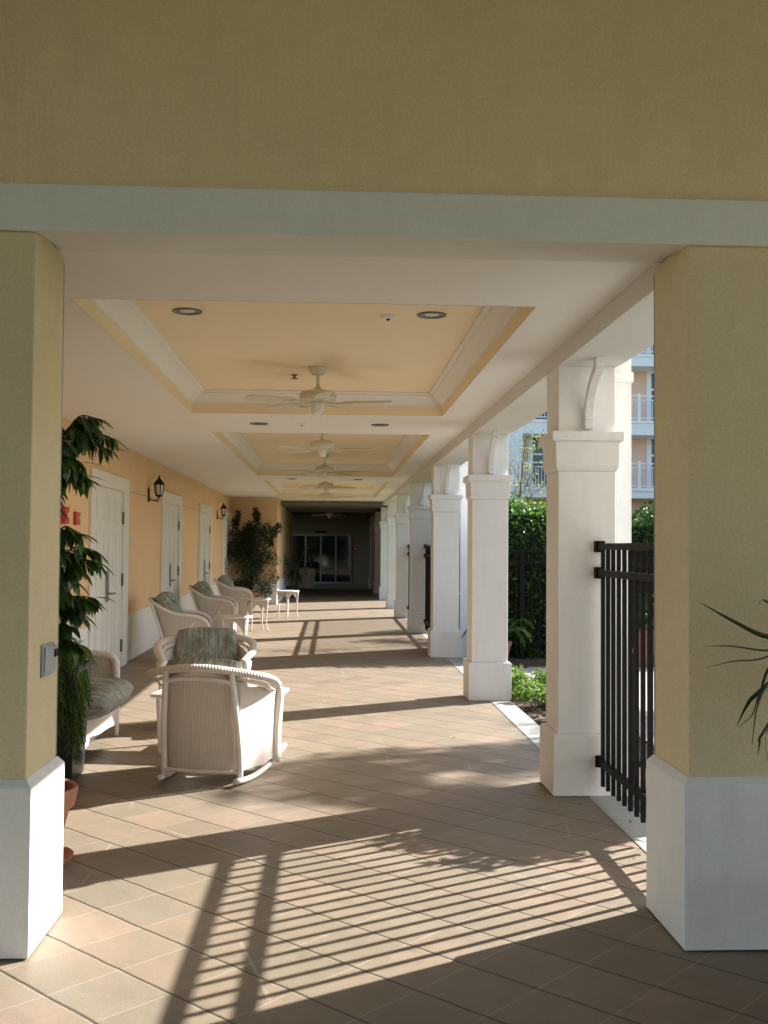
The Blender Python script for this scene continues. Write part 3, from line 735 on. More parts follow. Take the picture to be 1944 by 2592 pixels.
# ------------------------------------------------------------------ wicker furniture
def bez(pts, n):
    """Catmull-Rom through pts"""
    P = [Vector(p) for p in pts]; P = [P[0] * 2 - P[1]] + P + [P[-1] * 2 - P[-2]]; out = []
    for i in range(1, len(P) - 2):
        for k in range(n):
            t = k / n; a, b, c, d = P[i - 1], P[i], P[i + 1], P[i + 2]
            out.append(0.5 * ((2 * b) + (c - a) * t + (2 * a - 5 * b + 4 * c - d) * t * t + (3 * b - a - 3 * c + d) * t ** 3))
    out.append(P[-2]); return out
def cushion(w, d, h, tuft=True, nx=18, ny=18, ruck=0.0):
    """pillow lying flat, centre at origin; stripes run along y"""
    mb = MB()
    def prof(u):  # edge falloff
        e = abs(2 * u - 1); return max(0.0, 1 - e ** 3.6) ** 0.5
    tf = [(-0.25, -0.22), (0.25, -0.22), (-0.25, 0.22), (0.25, 0.22)]
    for sg in (1, -1):
        def fn(u, v):
            f = prof(u) * prof(v); x = (u - 0.5) * w; y = (v - 0.5) * d
            z = sg * h / 2 * f
            if tuft:
                for a, b in tf:
                    z -= sg * h * 0.42 * math.exp(-((x - a * w) ** 2 + (y - b * d) ** 2) / (0.0035))
            z += ruck * math.sin(x * 40 + y * 9) * f * 0.5
            sh = 1 - 0.11 * (abs(2 * u - 1) ** 2.5) * (abs(2 * v - 1) ** 2.5)
            return (x * sh, y * sh, z)
        mb.grid(fn if sg > 0 else (lambda u, v: fn(1 - u, v)), nx, ny, w, d)
    return mb
def place(mb, M): mb.v = [tuple(M @ Vector(p)) for p in mb.v]; return mb
def rim_low(w, f):     # low barrel chair: half rim
    return [(w + 0.035, f + 0.03, 0.585), (w + 0.075, f - 0.10, 0.615), (w + 0.12, f - 0.30, 0.65), (w + 0.125, -0.17, 0.70), (w + 0.05, -0.295, 0.735), (w * 0.62, -0.385, 0.768), (w * 0.3, -0.42, 0.781), (0, -0.43, 0.784)]
def make_low_chair(name, rockers=True):
    t = thing(name, '', 'chair', (0, 0, 0))
    w, f = 0.30, 0.27
    rp = rim_low(w, f); path = bez(rp + [(-x, y, z) for x, y, z in rp[-2::-1]], 8)
    MB().tube(path, [0.034 + 0.012 * math.sin(PI * i / (len(path) - 1)) for i in range(len(path))], 12, 0.62, up=(0, 0, 1)).obj('rolled_rim', M_braid, t, smooth=True, angle=180)
    # inner second roll just under the rim
    path2 = [p * 1.0 + Vector((-p.x * 0.10, -p.y * 0.06 + 0.0, -0.045)) for p in path[4:-4]]
    MB().tube(path2, 0.014, 8).obj('under_roll', M_rattan, t, smooth=True, angle=180)
    # woven body: back and sides as one shell from z=.09 up to the rim
    rear = [(-0.245, -0.30), (0.245, -0.30)]
    def outline(u, z):
        # u 0..1 from front-left round the back to front-right
        fr = (z - 0.09) / 0.65
        bw = 0.262 - 0.03 * fr; by = -0.30 - 0.075 * fr; fl = 0.07 * fr * fr
        pts = [(-0.345 - .3 * fl, f), (-0.345 - fl, -0.02), (-bw - 0.01 - fl * .5, by + 0.03), (-bw * 0.6, by - 0.02), (0, by - 0.032), (bw * 0.6, by - 0.02), (bw + 0.01 + fl * .5, by + 0.03), (0.345 + fl, -0.02), (0.345 + .3 * fl, f)]
        k = u * (len(pts) - 1); i = min(int(k), len(pts) - 2); a = k - i
        return (pts[i][0] * (1 - a) + pts[i + 1][0] * a, pts[i][1] * (1 - a) + pts[i + 1][1] * a)
    def top(u):
        k = u * (len(path) - 1); i = min(int(k), len(path) - 2); a = k - i
        return path[i].lerp(path[i + 1], a).z - 0.03
    def fnb(u, v):
        # only the back span between the rear posts
        uu = 0.25 + 0.5 * u; z = 0.09 + v * (top(1 - uu) - 0.09); x, y = outline(uu, z); return (x, y, z)
    MB().grid(fnb, 24, 8, 0.55, 0.68).obj('back_panel', M_wick, t, smooth=True, angle=180)
    for sg in (-1, 1):
        def fns(u, v):
            uu = 0.02 + 0.23 * u; z = 0.09 + v * (top(uu) - 0.09); x, y = outline(uu, z)
            return (x * (-sg), y, z)
        MB().grid(fns, 10, 8, 0.62, 0.55).obj('side_panel', M_wick, t, smooth=True, angle=180)
    MB().grid(lambda u, v: (-0.30 + 0.60 * u, f + 0.004, 0.10 + v * 0.24), 12, 3, 0.60, 0.24).obj('front_panel', M_wick, t)
    # posts
    for sg in (-1, 1):
        MB().tube(bez([(sg * 0.268, -0.31, 0.035), (sg * 0.266, -0.33, 0.25), (sg * 0.250, -0.372, 0.52), (sg * 0.228, -0.395, 0.757)], 5), 0.021, 10).obj('rear_post', M_rattan, t, smooth=True, angle=180)
        MB().tube(bez([(sg * 0.345, f, 0.05), (sg * 0.352, f + 0.005, 0.3), (sg * 0.365, f + 0.02, 0.58)], 5), 0.031, 10).obj('front_post', M_rattan, t, smooth=True, angle=180)
        MB().tube(bez([(sg * 0.350, f - 0.055, 0.07), (sg * 0.358, f - 0.05, 0.33), (sg * 0.385, f - 0.05, 0.59)], 4), 0.028, 8).obj('arm_brace', M_rattan, t, smooth=True, angle=180)
    MB().tube([(-0.25, -0.33, 0.09), (0, -0.345, 0.085), (0.25, -0.33, 0.09)], 0.013, 8).obj('lower_rail', M_rattan, t)
    MB().tube([(-0.235, -0.392, 0.69), (-0.12, -0.412, 0.71), (0, -0.418, 0.714), (0.12, -0.412, 0.71), (0.235, -0.392, 0.69)], 0.015, 8).obj('upper_rail', M_rattan, t)
    if rockers:
        for sg in (-1, 1):
            pts = []
            for k in range(13):
                y = -0.40 + 0.88 * k / 12; pts.append((sg * (0.268 + 0.08 * k / 12), y, 0.022 + 0.30 * (y + 0.12) ** 2))
            MB().tube(pts, 0.022, 8, 0.9).obj('rocker', M_rattan, t, smooth=True, angle=180)
    else:
        for sg in (-1, 1):
            MB().lathe([(0.024, 0.0), (0.024, 0.06)], 10, (sg * 0.245, -0.31, 0)).obj('foot', M_rattan, t); MB().lathe([(0.024, 0.0), (0.024, 0.06)], 10, (sg * 0.315, f, 0)).obj('foot', M_rattan, t)
    place(cushion(0.54, 0.54, 0.13), Matrix.Translation((0, 0.05, 0.375))).obj('seat_cushion', M_cush, t, smooth=True, angle=180)
    place(cushion(0.58, 0.54, 0.16, ruck=0.008), Matrix.Translation((0, -0.25, 0.58)) @ Matrix.Rotation(R(101), 4, 'X')).obj('back_cushion', M_cush, t, smooth=True, angle=180)
    return t
A = make_low_chair('rocking_chair'); A['group'] = 'low wicker rocking chairs'; A['category'] = 'rocking chair'
A['label'] = 'white wicker rocking chair with its back to the camera'
A.location = (-0.785, 7.50, 0); A.rotation_euler = (0, 0, R(-13.5)); A.scale = (1.0, 1.0, 1.0)
B = dup(A, (-1.12, 9.55, 0), R(180 + 4), 'white wicker chair with tufted green back cushion facing the camera')
Cc = dup(A, (-0.95, 38.6, 0), R(8), 'dim wicker chair standing in the dark passage by the glass doors')

def make_lounge():
    t = thing('wicker_armchair', '', 'armchair', (0, 0, 0), 0, 'wicker armchairs lined up along the peach wall')
    w, f, bk = 0.37, 0.34, -0.42
    half = [(w + 0.01, f + 0.03, 0.35), (w + 0.02, f + 0.04, 0.52), (w + 0.03, f - 0.02, 0.63), (w + 0.045, f - 0.16, 0.685), (w + 0.04, -0.06, 0.71), (w + 0.02, -0.22, 0.765), (w - 0.04, -0.37, 0.85), (w * 0.45, -0.46, 0.905), (0, -0.47, 0.915)]
    path = bez(half + [(-x, y, z) for x, y, z in half[-2::-1]], 7)
    MB().tube(path, 0.028, 10, 0.9, up=None).obj('rolled_rim', M_rattan, t, smooth=True, angle=180)
    n = len(path)
    # shell below the rim
    ring = path[10:n - 10]
    def fn(u, v):
        k = u * (len(ring) - 1); i = min(int(k), len(ring) - 2); p = ring[i].lerp(ring[i + 1], k - i)
        s = 1 - v; low = Vector((p.x * 0.86, max(p.y * 0.86, -0.20) if p.y < 0 else p.y * 0.98, 0.10))
        return tuple(low.lerp(Vector((p.x, p.y, p.z - 0.01)), v))
    MB().grid(fn, 40, 8, 2.2, 0.7).obj('woven_shell', M_wick, t, smooth=True, angle=180)
    MB().grid(lambda u, v: (-0.34 + 0.68 * u, f + 0.01, 0.08 + 0.27 * v), 14, 3, 0.68, 0.27).obj('front_panel', M_wick, t)
    for sg in (-1, 1):
        MB().tube([(sg * (w - 0.01), f + 0.02, 0.0), (sg * w, f + 0.02, 0.36)], 0.022, 8).obj('front_leg', M_rattan, t)
        MB().tube([(sg * (w - 0.06), -0.20, 0.0), (sg * (w - 0.04), -0.23, 0.25), (sg * (w - 0.01), -0.32, 0.55), (sg * (w - 0.03), -0.43, 0.86)], 0.02, 8).obj('rear_leg', M_rattan, t)
        MB().tube([(sg * (w + 0.03), f - 0.16, 0.60), (sg * (w + 0.005), -0.12, 0.12)], 0.014, 8).obj('side_brace', M_rattan, t)
    place(cushion(0.62, 0.62, 0.14), Matrix.Translation((0, 0.05, 0.41))).obj('seat_cushion', M_cush, t, smooth=True, angle=180)
    place(cushion(0.66, 0.60, 0.33, ruck=0.014), Matrix.Translation((0, -0.20, 0.735)) @ Matrix.Rotation(R(112), 4, 'X')).obj('back_cushion', M_cush, t, smooth=True, angle=180)
    return t
G0 = make_lounge(); gl = ['nearest wicker armchair along the wall, before the second door', 'middle wicker armchair along the wall, before the third door', 'farthest wicker armchair along the wall, next to the bushy plant']
for i, yy in enumerate((14.75, 19.1, 23.3)):
    g_ = G0 if i == 0 else dup(G0, (0, 0, 0))
    g_.scale = (0.95, 0.95, 0.94); g_.location = ((-2.04, -2.08, -2.1)[i], yy, 0); g_.rotation_euler = (0, 0, R(-90 + (4, 2, 5)[i])); g_['label'] = gl[i]

# loveseat along the wall, facing the walkway (+X)
t = thing('wicker_loveseat', 'wicker loveseat with a green seat cushion behind the tall pot plant', 'sofa', (-2.2, 8.35, 0))
MB().grid(lambda u, v: (0.415, -0.68 + 1.36 * u, 0.085 + 0.045 * math.sin(PI * u) ** 0.7 * (1 - v) + 0.285 * v), 16, 3, 1.36, 0.28).obj('front_apron', M_wick, t)
for sg in (-1, 1):
    p = bez([(0.37, sg * 0.70, 0.30), (0.39, sg * 0.71, 0.50), (0.37, sg * 0.72, 0.63), (0.27, sg * 0.73, 0.67), (0.0, sg * 0.74, 0.68), (-0.30, sg * 0.72, 0.74), (-0.42, sg * 0.70, 0.80)], 6)
    MB().tube(p, 0.032, 10).obj('arm_roll', M_braid, t, smooth=True, angle=180)
    def fa(u, v):
        k = u * (len(p) - 1); i = min(int(k), len(p) - 2); q = p[i].lerp(p[i + 1], k - i)
        return tuple(Vector((q.x * 0.95, q.y * 0.98, 0.12)).lerp(q, v))
    MB().grid(fa, 16, 5, 0.9, 0.55).obj('arm_panel', M_wick, t, smooth=True, angle=180)
    MB().tube([(0.40, sg * 0.67, 0.0), (0.405, sg * 0.68, 0.2), (0.42, sg * 0.69, 0.42)], 0.024, 8).obj('front_leg', M_rattan, t)
    MB().tube([(-0.36, sg * 0.66, 0.0), (-0.42, sg * 0.69, 0.78)], 0.022, 8).obj('rear_leg', M_rattan, t)
p = bez([(-0.42, -0.70, 0.80), (-0.47, -0.5, 0.88), (-0.48, 0, 0.92), (-0.47, 0.5, 0.88), (-0.42, 0.70, 0.80)], 6)
MB().tube(p, 0.034, 10).obj('back_roll', M_braid, t, smooth=True, angle=180)
MB().grid(lambda u, v: (-0.38 - 0.07 * v, -0.66 + 1.32 * u, 0.12 + 0.74 * v), 12, 4, 1.32, 0.74).obj('back_panel', M_wick, t)
place(cushion(1.30, 0.80, 0.23, nx=60, ny=26, ruck=0.03), Matrix.Translation((0.205, 0, 0.40)) @ Matrix.Rotation(R(90), 4, 'Z') @ Matrix.Rotation(R(-3), 4, 'X')).obj('seat_cushion', M_cush, t, smooth=True, angle=180)
place(cushion(1.30, 0.50, 0.17, nx=30), Matrix.Translation((-0.31, 0, 0.70)) @ Matrix.Rotation(R(90), 4, 'Z') @ Matrix.Rotation(R(75), 4, 'X')).obj('back_cushion', M_cush, t, smooth=True, angle=180)

# low coffee table between the rocking chair and the facing chair
t = thing('coffee_table', 'low white table half hidden behind the rocking chair', 'table', (-0.86, 8.42, 0), R(-8))
MB().box((-0.50, -0.25, 0.425), (0.50, 0.25, 0.455)).obj('top', M_rattan, t, bevel=0.012)
MB().box((-0.455, -0.205, 0.4551), (0.455, 0.205, 0.460)).obj('inset', M_plaque, t)
for sx in (-1, 1):
    for sy in (-1, 1):
        MB().tube([(sx * 0.42, sy * 0.20, 0.0), (sx * 0.44, sy * 0.21, 0.425)], 0.022, 8).obj('leg', M_rattan, t)
MB().box((-0.42, -0.19, 0.12), (0.42, 0.19, 0.135)).obj('shelf', M_rattan, t)

def make_side_table():
    t = thing('side_table', '', 'side table', (0, 0, 0), 0, 'small white wicker side tables')
    o = [(math.cos(a) * 0.255 if abs(math.cos(a)) < 0.9 else math.copysign(0.245, math.cos(a)), math.sin(a) * 0.255) for a in [2 * PI * k / 32 for k in range(32)]]
    MB().extrude(o, 'z', 0.575, 0.605).obj('top', M_rattan, t, bevel=0.008)
    for k in range(4):
        a = PI / 4 + PI / 2 * k; c, s = math.cos(a), math.sin(a)
        MB().tube(bez([(c * 0.235, s * 0.235, 0.0), (c * 0.20, s * 0.20, 0.14), (c * 0.205, s * 0.205, 0.34), (c * 0.225, s * 0.225, 0.575)], 5), [0.014] * 6 + [0.015] * 5 + [0.018] * 5, 8).obj('leg', M_rattan, t, smooth=True, angle=180)
    for k in range(4):   # arched woven aprons between the legs
        a0 = PI / 4 + PI / 2 * k; a1 = a0 + PI / 2
        p0 = Vector((math.cos(a0) * 0.215, math.sin(a0) * 0.215, 0)); p1 = Vector((math.cos(a1) * 0.215, math.sin(a1) * 0.215, 0))
        def fn(u, v):
            q = p0.lerp(p1, u); dz = 0.05 + 0.19 * (abs(2 * u - 1) ** 1.6)
            return (q.x, q.y, 0.577 - v * dz)
        MB().grid(fn, 12, 3, 0.3, 0.2).obj('apron', M_wick, t)
    return t
T0 = make_side_table(); T0.location = (-1.36, 15.1, 0); T0['label'] = 'nearest small white side table, beyond the chair facing the camera'
dup(T0, (-1.40, 20.1, 0), R(20), 'middle small white side table, beside the farthest wicker armchair')
dup(T0, (-0.97, 23.7, 0), R(45), 'farthest small white side table, standing clear on the sunlit paving')

# ------------------------------------------------------------------ plants
def up_down_leaf(mb, p, az, droop, L, W, seg=4):
    d = Vector((math.cos(az) * math.cos(droop), math.sin(az) * math.cos(droop), math.sin(droop)))
    mb.leaf(p, d, (0, 0, 1), L, W, 0.25, seg)
# tall drooping-leaf plant in terracotta pot, behind the left pier
PX, PY = -1.49, 5.38
t = thing('potted_ficus', 'tall dark long-leaved plant in a terracotta pot behind the yellow pier', 'potted plant', (PX, PY, 0))
MB().lathe([(0.15, 0.0), (0.205, 0.03), (0.215, 0.05), (0.20, 0.05), (0.16, 0.02), (0.12, 0.018)], 32).obj('saucer', M_terra, t, smooth=True)
MB().lathe([(0.115, 0.02), (0.125, 0.03), (0.195, 0.29), (0.215, 0.295), (0.232, 0.38), (0.228, 0.39), (0.205, 0.385), (0.195, 0.33), (0.001, 0.33)], 36).obj('pot', M_terra, t, smooth=True, angle=30)
MB().lathe([(0.196, 0.335), (0.1, 0.345), (0.001, 0.35)], 20).obj('soil', M_soil, t)
tr = MB(); fo = MB()
rs = random.Random(11)
stems = [bez([(0.02, 0, 0.33), (0.06, 0.02, 0.8), (0.10, 0.03, 1.3), (0.08, 0, 1.8), (0.13, 0.02, 2.15)], 8), bez([(-0.03, 0.03, 0.33), (0.0, 0.05, 0.9), (0.03, 0.02, 1.5), (0.02, 0, 2.0)], 8)]
for s in stems: tr.tube(s, [0.018 - 0.011 * i / (len(s) - 1) for i in range(len(s))], 8)
levels = [(1.10, 7, .24), (1.22, 9, .29), (1.38, 7, .27), (1.5, 4, .20), (1.60, 5, .22), (1.76, 2, .13), (1.90, 6, .25), (1.99, 5, .24), (2.08, 6, .25), (2.18, 4, .22)]
for z, n, sp in levels:
    for k in range(n):
        s = stems[0] if (k % 3 or z > 2.0) else stems[1]
        p = min(s, key=lambda q: abs(q.z - z + rs.uniform(-.06, .06)))
        az = rs.uniform(-PI, PI) if k % 2 else rs.uniform(-1.3, 0.9)
        l = sp * rs.uniform(0.4, 0.95)
        e = p + Vector((math.cos(az) * l, math.sin(az) * l, rs.uniform(-.02, .10)))
        m = p.lerp(e, 0.5) + Vector((0, 0, 0.05))
        br = bez([p, m, e], 4); tr.tube(br, [0.006 - 0.004 * i / (len(br) - 1) for i in range(len(br))], 5)
        for q in br[2:]:
            for _ in range(rs.choice((3, 3, 4))):
                a2 = az + rs.uniform(-1.1, 1.1)
                up_down_leaf(fo, q, a2, rs.uniform(-1.35, -0.35), rs.uniform(0.065, 0.125), rs.uniform(0.028, 0.045))
        up_down_leaf(fo, e, az, rs.uniform(-.6, .1), 0.13, 0.042)
for az, dr in ((0.2, 1.1), (0.0, 0.5), (2.6, 0.7), (1.0, .9)): up_down_leaf(fo, stems[0][-1], az, dr, 0.12, 0.036)
tr.obj('stem', M_bark, t, smooth=True); fo.obj('foliage', M_ficus, t, smooth=True, angle=180)

def frond(mb, stem, base, az, L, rise, fall, leafL, leafW, n=16, seg=2, both=True, rs=random):
    pts = []
    d = Vector((math.cos(az), math.sin(az), 0))
    for k in range(9):
        u = k / 8; pts.append(Vector(base) + d * (L * (u - 0.12 * u * u)) + Vector((0, 0, rise * math.sin(u * PI * 0.62) - fall * u * u)))
    stem.tube(pts, [0.008 * (1 - 0.8 * k / 8) + 0.001 for k in range(9)], 5)
    sd = Vector((-d.y, d.x, 0))
    for k in range(n):
        u = 0.15 + 0.85 * (k + 0.5) / n; i = min(int(u * 8), 7); p = pts[i].lerp(pts[i + 1], u * 8 - i); tg = (pts[i + 1] - pts[i]).normalized()
        ll = leafL * (0.45 + 0.55 * math.sin(PI * min(1, u * 1.05))) * rs.uniform(.85, 1.1)
        for sg in (-1, 1):
            dr = tg * 0.75 + sd * sg * 0.75 + Vector((0, 0, rs.uniform(-.35, .1)))
            mb.leaf(p, dr, (0, 0, 1), ll, leafW, 0.2, seg)
# feathery fern in a tall square planter
t = thing('planter_fern', 'feathery green fern in a tall dark square planter beside the loveseat', 'potted plant', (-1.93, 7.40, 0))
MB().sqring([(0.0, 0.0), (0.035, 0.74), (0.05, 0.745), (0.05, 0.78), (0.03, 0.78), (0.02, 0.72)], 0, 0, 0.20, 0.18).obj('planter', M_planter, t, bevel=0.006)
fo = MB(); st = MB(); rs = random.Random(5)
for k in range(150):
    az = rs.uniform(-PI, PI) if k % 6 == 0 else rs.uniform(-1.5, -0.1)
    side = 0.72 if az > -0.6 else 1.0
    frond(fo, st, (rs.uniform(-.15, .12), rs.uniform(-.15, .10), 0.77), az, rs.uniform(.14, .34) * side, rs.uniform(.02, .26), rs.uniform(.2, .8), 0.10, 0.018, 18, 1, rs=rs)
st.obj('stem', M_fern, t); fo.obj('foliage', M_fern, t)

# bushy small-leaved ficus in the corner, and a passage palm
def leafy(mb, centers, n, L, W, rs, seg=1):
    for _ in range(n):
        c, r = rs.choice(centers)
        th = rs.uniform(0, 2 * PI); ph = math.acos(rs.uniform(-1, 1)); q = rs.random() ** 0.45
        p = (c[0] + r[0] * q * math.sin(ph) * math.cos(th), c[1] + r[1] * q * math.sin(ph) * math.sin(th), c[2] + r[2] * q * math.cos(ph))
        d = Vector((rs.gauss(0, 1), rs.gauss(0, 1), rs.gauss(-.1, .7)))
        mb.leaf(p, d, (rs.gauss(0, .6), rs.gauss(0, .6), 1), L * rs.uniform(.7, 1.25), W * rs.uniform(.8, 1.2), 0.1, seg)
t = thing('potted_bush', 'bushy dark small-leaved plant standing in the wall corner', 'potted plant', (-2.15, 28.25, 0))
MB().lathe([(0.16, 0.0), (0.24, 0.36), (0.25, 0.40), (0.22, 0.40), (0.001, 0.36)], 24).obj('pot', M_terra, t, smooth=True, angle=30)
rs = random.Random(3); cs = []; tr = MB()
for k in range(48):
    az = rs.uniform(0, 2 * PI); r = rs.uniform(.05, .62); z = rs.uniform(.55, 2.2) - r * 0.45
    cs.append(((r * math.cos(az), r * math.sin(az) * 0.8, z), (.24, .22, .26)))
    tr.tube(bez([(0, 0, .36), (r * .4 * math.cos(az), r * .4 * math.sin(az), z * .6), (r * math.cos(az), r * .8 * math.sin(az), z)], 4), 0.007, 5)
for x, z in ((-.35, 2.38), (-.42, 2.2), (.16, 2.32), (.12, 2.46), (.62, 1.98), (.52, 1.75), (-.05, 2.1), (.72, 2.1)): cs.append(((x, 0, z), (.085, .1, .16)))
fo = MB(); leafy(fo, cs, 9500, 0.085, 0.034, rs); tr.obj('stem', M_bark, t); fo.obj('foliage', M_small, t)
t = thing('potted_palm', 'shaded palm standing by the white wainscot of the passage wall', 'potted plant', (-1.22, 33.0, 0))
MB().lathe([(0.13, 0.0), (0.19, 0.30), (0.20, 0.34), (0.17, 0.34), (0.001, 0.3)], 20).obj('pot', M_planter, t, smooth=True, angle=30)
fo = MB(); st = MB()
for k in range(13): frond(fo, st, (0, 0, 0.32), rs.uniform(-PI, PI), rs.uniform(.45, .8), rs.uniform(.7, 1.5), rs.uniform(.3, .8), 0.26, 0.03, 13, 1, rs=rs)
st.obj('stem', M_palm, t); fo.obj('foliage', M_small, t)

# spiky plant at the right edge, in front of the right pier
t = thing('potted_dracaena', 'spiky long-bladed plant in front of the broad yellow pier', 'potted plant', (1.72, 3.60, 0))
MB().lathe([(0.12, 0.0), (0.185, 0.30), (0.205, 0.31), (0.215, 0.37), (0.19, 0.375), (0.17, 0.33), (0.001, 0.33)], 30, (0.10, 0, 0)).obj('pot', M_terra, t, smooth=True, angle=30)
MB().tube(bez([(0.10, 0, .33), (.08, .01, .6), (0.02, 0, .9), (0, 0, 1.13)], 5), 0.03, 10).obj('stem', M_bark, t, smooth=True)
def cpx(x, y): # crop pixel -> local position on the plane Y=3.6
    sx = 1700 + x * .2261; sy = 1450 + y * .2261
    return Vector(((sx - 840) / 2671 * 3.6 * 1.0 - 1.72, 0, 1.6 - (sy - 1383) / 2671 * 3.6))
fo = MB(); rs = random.Random(9); cen = Vector((0, 0, 1.15))
def blade(pts, w, ydep=0.0):
    P = bez(pts, 7); n = len(P); vs = []; fs = []
    for i, p in enumerate(P):
        u = i / (n - 1); tg = (P[min(i + 1, n - 1)] - P[max(i - 1, 0)]).normalized(); sd = tg.cross(Vector((0.15, 1, 0.45))).normalized()
        ww = w * (0.5 + 0.5 * min(1, u * 4)) * (1 - u ** 2.2) + 0.0008
        vs += [p + sd * ww + Vector((0, 0.004, 0)), p, p - sd * ww + Vector((0, 0.004, 0))]
    for i in range(n - 1):
        a = 3 * i; fs += [(a, a + 3, a + 4, a + 1), (a + 1, a + 4, a + 5, a + 2)]
    fo.add(vs, fs, [[(0, 0)] * 4 for _ in fs])
for tip, mid, ex, w in [((260, 290), (700, 510), (1079, 680), .011), ((260, 778), (640, 788), (1079, 845), .004), ((740, 295), (900, 265), (1079, 300), .004), ((590, 1090), (850, 1000), (1079, 970), .003),
                        ((560, 1770), (800, 1420), (1079, 1180), .006), ((750, 1690), (940, 1560), (1079, 1290), .003), ((970, 1770), (1015, 1520), (1079, 1370), .010), ((790, 1950), (920, 1810), (1079, 1680), .004), ((1000, 2010), (1040, 1890), (1079, 1800), .006)]:
    yo = rs.uniform(-.25, .15)
    a, m, e = cpx(*tip), cpx(*mid), cpx(*ex)
    for q, s in ((a, 1), (m, .6), (e, .3)): q.y = yo * s; q.x *= 1 + yo * s / 3.6
    blade([cen, cen.lerp(e, .55) + Vector((0, 0, .05)), e, m, a], w)
for k in range(26):
    az = rs.uniform(-1.6, 1.6); L = rs.uniform(.4, .62); el = rs.uniform(-.2, 1.1); d = Vector((math.cos(az), math.sin(az), 0))
    blade([cen, cen + d * L * .4 + Vector((0, 0, el * .3)), cen + d * L * .75 + Vector((0, 0, el * .35)), cen + d * L + Vector((0, 0, el * .3 - .25))], .010)
fo.obj('foliage', M_blade_leaf, t, smooth=True, angle=180)

# hedge, shrubs and trees outside
t = thing('clipped_hedge', 'tall glossy green hedge behind the black picket fence', 'hedge', (1.95, 16.4, -0.06))
rs = random.Random(21); fo = MB()
def htop(x): return 2.28 + 0.16 * math.sin(x * 1.7 + .6) + 0.10 * math.sin(x * 4.3)
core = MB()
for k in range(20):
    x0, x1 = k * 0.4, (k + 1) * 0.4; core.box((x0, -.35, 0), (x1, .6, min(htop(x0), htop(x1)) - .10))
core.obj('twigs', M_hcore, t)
for _ in range(21000):
    x = rs.uniform(-.1, 8.0); zt = htop(x); r = rs.random()
    if r < .62: y = -.62 + abs(rs.gauss(0, .12)) + 0.14 * math.sin(x * 5 + 2) * math.sin(rs.uniform(0, 6)); z = rs.uniform(.0, zt)
    else: y = rs.uniform(-.6, .7); z = zt - abs(rs.gauss(0, .12)) + rs.choice((0, 0, 0, .12))
    fo.leaf((x, y, z), (rs.gauss(0, 1), rs.gauss(-.3, 1), rs.gauss(0, .8)), (rs.gauss(0, .5), rs.gauss(-.4, .5), 1), rs.uniform(.045, .12), rs.uniform(.028, .06), .1, 1)
fo.obj('foliage', M_hedge, t)
t = thing('low_shrub', 'low bright green shrub on the mulch between the two nearest columns', 'shrub', (2.2, 11.5, -0.06))
fo = MB(); tr = MB(); cs = []
for k in range(30):
    x = rs.uniform(-.28, .5); y = rs.uniform(-.75, .45); z = rs.uniform(.06, .27); cs.append(((x, y, z), (.12, .12, .09))); tr.tube([(x * .4, y * .6, 0), (x, y, z)], .005, 5)
leafy(fo, cs, 2600, .062, .028, rs); tr.obj('stem', M_bark, t); fo.obj('foliage', M_shrub, t)
t = thing('potted_garden_palm', 'small bright palm in a terracotta pot before the hedge', 'potted plant', (2.38, 14.85, -0.06))
MB().lathe([(0.10, 0.0), (0.155, 0.27), (0.17, 0.28), (0.175, 0.34), (0.15, 0.34), (0.001, 0.3)], 24).obj('pot', M_terra, t, smooth=True, angle=30)
fo = MB(); st = MB()
for k in range(12): frond(fo, st, (0, 0, 0.32), rs.uniform(-PI, PI), rs.uniform(.35, .62), rs.uniform(.25, .6), rs.uniform(.1, .4), 0.17, 0.022, 12, 1, rs=rs)
st.obj('stem', M_palm, t); fo.obj('foliage', M_palm, t)
t = thing('garden_pot', 'terracotta pot with a small shrub on the path, seen through the gate', 'potted plant', (4.45, 15.0, -0.06))
MB().lathe([(0.15, 0.0), (0.22, 0.42), (0.24, 0.43), (0.25, 0.5), (0.22, 0.5), (0.001, 0.45)], 24).obj('pot', M_terra, t, smooth=True, angle=30)
fo = MB(); leafy(fo, [((0, 0, .75), (.3, .3, .3))], 500, .08, .035, rs); fo.obj('foliage', M_hedge, t)

def branchy(label, loc, H, spread, n, L, W, mat, seed, cat='tree', name='garden_tree', crown=None, thick=.06, csize=.35, flat=.8):
    rs = random.Random(seed); t = thing(name, label, cat, loc); tr = MB(); fo = MB(); cs = []
    trunk = bez([(0, 0, 0), (.04, .03, H * .25), (-.03, .05, H * .5), (.03, 0, H * .72)], 5); tr.tube(trunk, [thick * (1 - .6 * i / (len(trunk) - 1)) for i in range(len(trunk))], 8)
    for k in range(crown or 22):
        az = rs.uniform(0, 2 * PI); r = spread * rs.uniform(.15, 1); z = H * rs.uniform(.55, 1.0) - r * .25
        b0 = trunk[rs.randrange(len(trunk) // 2, len(trunk))]
        e = Vector((r * math.cos(az), r * math.sin(az), z)); mid = b0.lerp(e, .5) + Vector((0, 0, .1 * H * .3))
        tr.tube(bez([b0, mid, e], 4), [thick * .35 * (1 - .17 * i) for i in range(9)] if False else thick * .22, 5)
        cs.append((tuple(e), (csize, csize, csize * flat)))
    leafy(fo, cs, n, L, W, rs); tr.obj('trunk', M_bark, t, smooth=True); fo.obj('crown', mat, t)
    return t
branchy('pale sparse tree rising behind the hedge', (3.3, 18.3, -.1), 4.4, 1.0, 300, .10, .028, M_willow, 31, crown=14, thick=.025, csize=.42)
branchy('leafy garden bush outside the black gate', (2.95, 7.17, -.1), 1.72, .56, 3600, .12, .055, M_hedge, 33, cat='bush', name='garden_bush', crown=20, thick=.03, csize=.26)
branchy('tall tree out in the garden beyond the gate', (13.0, 14.5, -.1), 9.1, 1.35, 2600, .24, .11, M_hedge, 35, crown=14, thick=.1, csize=.6, flat=.45)
